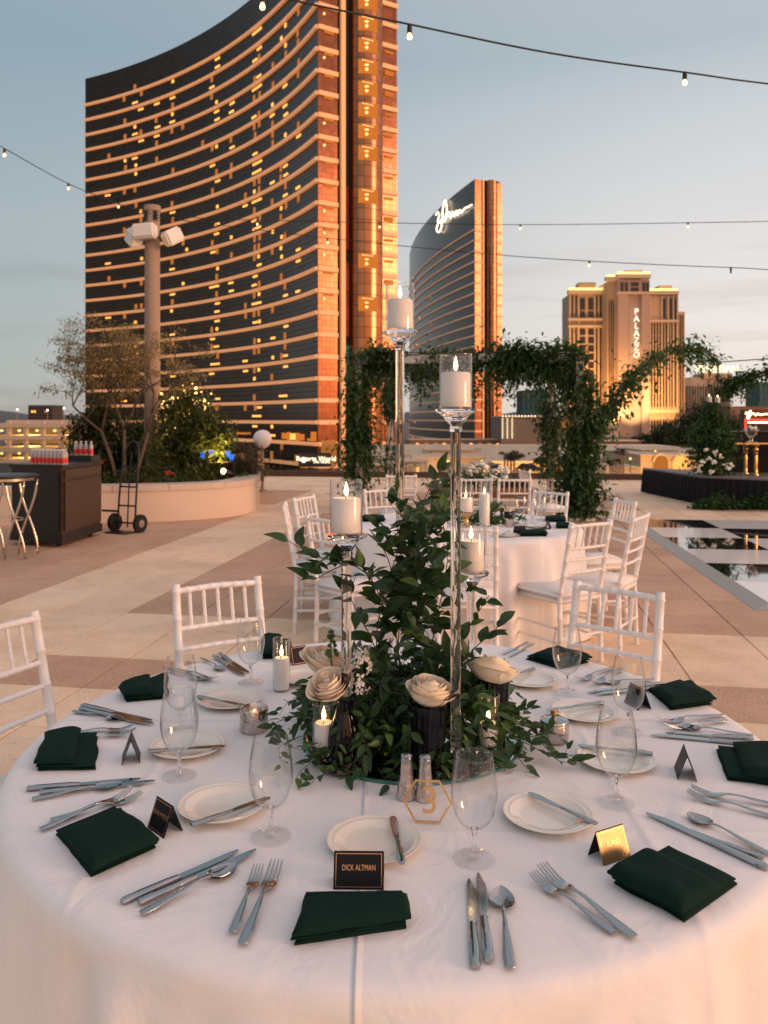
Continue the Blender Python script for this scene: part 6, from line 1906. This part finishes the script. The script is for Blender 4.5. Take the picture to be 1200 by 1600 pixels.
# trailing ends over the cloth
for s in (S((640,1150,1.95),(615,1140,1.84),(600,1150,1.80),(592,1175,1.78)), S((600,1130,1.95),(570,1120,1.85),(560,1135,1.82),(572,1165,1.80)), S((690,1140,1.95),(712,1120,1.84),(722,1140,1.80),(716,1175,1.78)), S((640,1180,1.86),(625,1190,1.80),(612,1205,1.77)), S((720,1100,1.93),(740,1085,1.86),(752,1110,1.84),(745,1145,1.83)), S((700,1190,1.86),(716,1196,1.80),(728,1206,1.77)), S((500,1100,1.96),(490,1085,1.90),(470,1090,1.88)),
          S((500,1130,1.95),(470,1120,1.93),(440,1125,1.92),(428,1140,1.9),(440,1160,1.84),(470,1172,1.82)),
          S((520,1180,1.86),(490,1190,1.83),(470,1205,1.80),(462,1218,1.78)), S((545,1195,1.84),(520,1205,1.79),(495,1215,1.76),(484,1228,1.74)),
          S((480,1085,1.98),(450,1098,1.97),(436,1118,1.95)), S((470,1150,1.88),(448,1160,1.87),(436,1170,1.85),(440,1195,1.80)),
          S((590,1200,1.82),(600,1215,1.78),(610,1226,1.75)), S((560,1195,1.83),(545,1210,1.79),(535,1218,1.77)),
          S((700,1200,1.86),(690,1212,1.81),(684,1222,1.78)),
          S((800,1130,1.98),(835,1140,1.95),(850,1165,1.90),(872,1188,1.85),(900,1190,1.84),(908,1184,1.85)),
          S((790,1150,1.95),(830,1165,1.90),(855,1180,1.87),(878,1182,1.86),(888,1165,1.88)),
          S((780,1165,1.92),(810,1185,1.86),(822,1200,1.83),(830,1212,1.81)), S((770,1120,2.0),(810,1110,2.0),(832,1108,2.02)),
          S((760,1140,1.96),(800,1150,1.92),(840,1150,1.93),(862,1140,1.96)), S((740,1180,1.88),(770,1195,1.85),(790,1200,1.83))):
    s = [Vector((p.x, p.y, max(p.z, T+.010))) for p in s]
    stem(s, .042, .0135, .0011, .12)
leaves.sort(key=lambda l: -l[2]/l[0].y)
LM = []
for mat in (m_leaf, m_leaf_lt):
    for vs, fs in LV:
        g = G().add(vs, fs); LM.append(g.mesh('leaf', mat, smooth=True, fixn=False))
rest = [G(), G()]
for i, (p, m3, sz, k, yg) in enumerate(leaves):
    if i < 300:
        o = obj('leaf', LM[k+6*yg], GR); o.matrix_basis = Matrix.Translation(p-go) @ m3.to_4x4() @ Matrix.Scale(sz, 4)
    else:
        mm = Matrix.Translation(p-go) @ m3.to_4x4() @ Matrix.Scale(sz, 4); rest[int(yg)].add([mm @ v for v in LV[k][0]], LV[k][1])
g = G(); g.merge(rest[0]); g.cur = 1; g.merge(rest[1])
g.build('small_leaves', [m_leaf, m_leaf_lt], GR, smooth=True, fixn=False, kind='stuff')
sg.build('vine_stems', m_stem, GR, smooth=True)
print('leaves', len(leaves))

# ================================================================== SECOND TABLE SETTINGS
def nq(px, py, w, h): 
    return [onz(px-w/2, py-h/2), onz(px+w/2, py-h/2), onz(px+w/2+2, py+h/2), onz(px-w/2-1, py+h/2)]
g2n = 'dark napkins on the second table'
napkin('dark napkin at the front edge of the second table', nq(833,835,40,7), group=g2n, seed=21)
napkin('dark napkin at the far right of the second table', nq(868,813,30,6), group=g2n, seed=22)
napkin('dark napkin at the right rim of the second table beside the chair post', nq(880,823,22,6), group=g2n, seed=23)
napkin('dark napkin at the far left of the second table behind the leaves', nq(583,812,34,7), group=g2n, seed=24)
card('black name card behind the front napkin of the second table', onz(812,834), R(-70), ink=False, group='name cards on the second table')
card('pale tent name card by the right napkin of the second table', onz(856,826), R(-20), ink=False, group='name cards on the second table')
card('dark name card far on the second table by the wine glasses', onz(796,810), R(-100), ink=False, group='name cards on the second table')
for i, (x, y, lab) in enumerate(((815, 812, 'leftmost wine glass of the right group on the second table'), (831, 818, 'middle wine glass on the second table by the dark napkins'), (846, 812, 'rightmost wine glass on the second table'), (803, 818, 'wine glass nearest the votive on the second table'))):
    glass(x, y, lab, 'wine glasses on the second table')
for (x, y), lab in (((790, 838), 'front bread plate on the second table'), ((838, 824), 'right bread plate on the second table')):
    q = onz(x, y); tag(obj('bread_plate', PM, None, (q.x, q.y, T+.0008)), lab, 'plate', 'bread plates on the second table')
for (h_, t_, lab) in (((775,842),(800,831),'fork at the front rim of the second table'), ((856,834),(838,828),'fork right of the front napkin on the second table')):
    o = obj('fork', FM); tag(o, lab, 'fork', 'forks on the second table'); along(o, onz(*h_), onz(*t_), .205)
p = onz(796, 823); t = thing('votive_cup', 'small rosy votive cup on the second table', 'votive cup', (p.x, p.y, T+.001)); G().lathe([(0,0),(.030,0),(.034,.05),(.031,.05),(.028,.006),(0,.006)], 20).build('cup', m_mercury, t, smooth=40)
def t2candle(px, py, zb, r, h, ch, lab, lab2):
    q = onz(px, py); 
    if zb > .01:
        f = thing('candle_stand', 'low bronze stand under the '+lab2, 'candlestick', (q.x, q.y, T+.001)); G().lathe([(0,0),(.06,0),(.05,.02),(.02,.03),(.022,zb*.5),(.015,zb*.6),(.055,zb-.006),(.055,zb),(0,zb)], 18).build('stem', m_mercgold, f, smooth=45)
    c = thing('pillar_candle', lab, 'candle', (q.x, q.y, T+.001+zb+.0045)); candle_parts(c, r-.006, ch, 1.3)
    s = thing('glass_cylinder', 'glass cylinder around the '+lab2, 'glass cylinder', (q.x, q.y, T+.0012+zb)); cyl(s, r, h)
t2candle(728, 826, .12, .055, .20, .10, 'short white candle on the bronze stand of the second table', 'short second table candle')
t2candle(757, 822, 0, .045, .34, .235, 'tall slim white candle on the second table', 'tall slim second table candle')
t2candle(690, 828, 0, .045, .20, .09, 'white candle of the second table seen through the leaves', 'second table candle behind the leaves')
b_ = onz(768, 818); b_.z = T+.001
t = thing('low_flower_bunch', 'cream rose with a bright green leaf on the second table', 'flower arrangement', b_)
rd = random.Random(9)
blooms(b_, [(752,797,b_.y),(746,803,b_.y+.05),(738,800,b_.y+.1),(760,806,b_.y)], .045, t, m_petal, rd)
pts = [(rd.gauss(-.05,.12), rd.gauss(0,.06), .01+abs(rd.gauss(0,.055))) for _ in range(260)]; leaf_cloud('leaves', pts, .07, m_gleaf, t, 10, kind='stuff')
g = G()
for k in range(3):
    vs, fs = LV[k]; mm = Matrix.Translation((.0,-.03,.06+.02*k)) @ Matrix.Rotation(-.3+.7*k, 4, 'Z') @ Matrix.Rotation(-.8, 4, 'Y') @ Matrix.Scale(.13, 4); g.add([mm @ v for v in vs], fs)
g.build('big_leaf', m_leaf_lt, t, smooth=True, fixn=False)
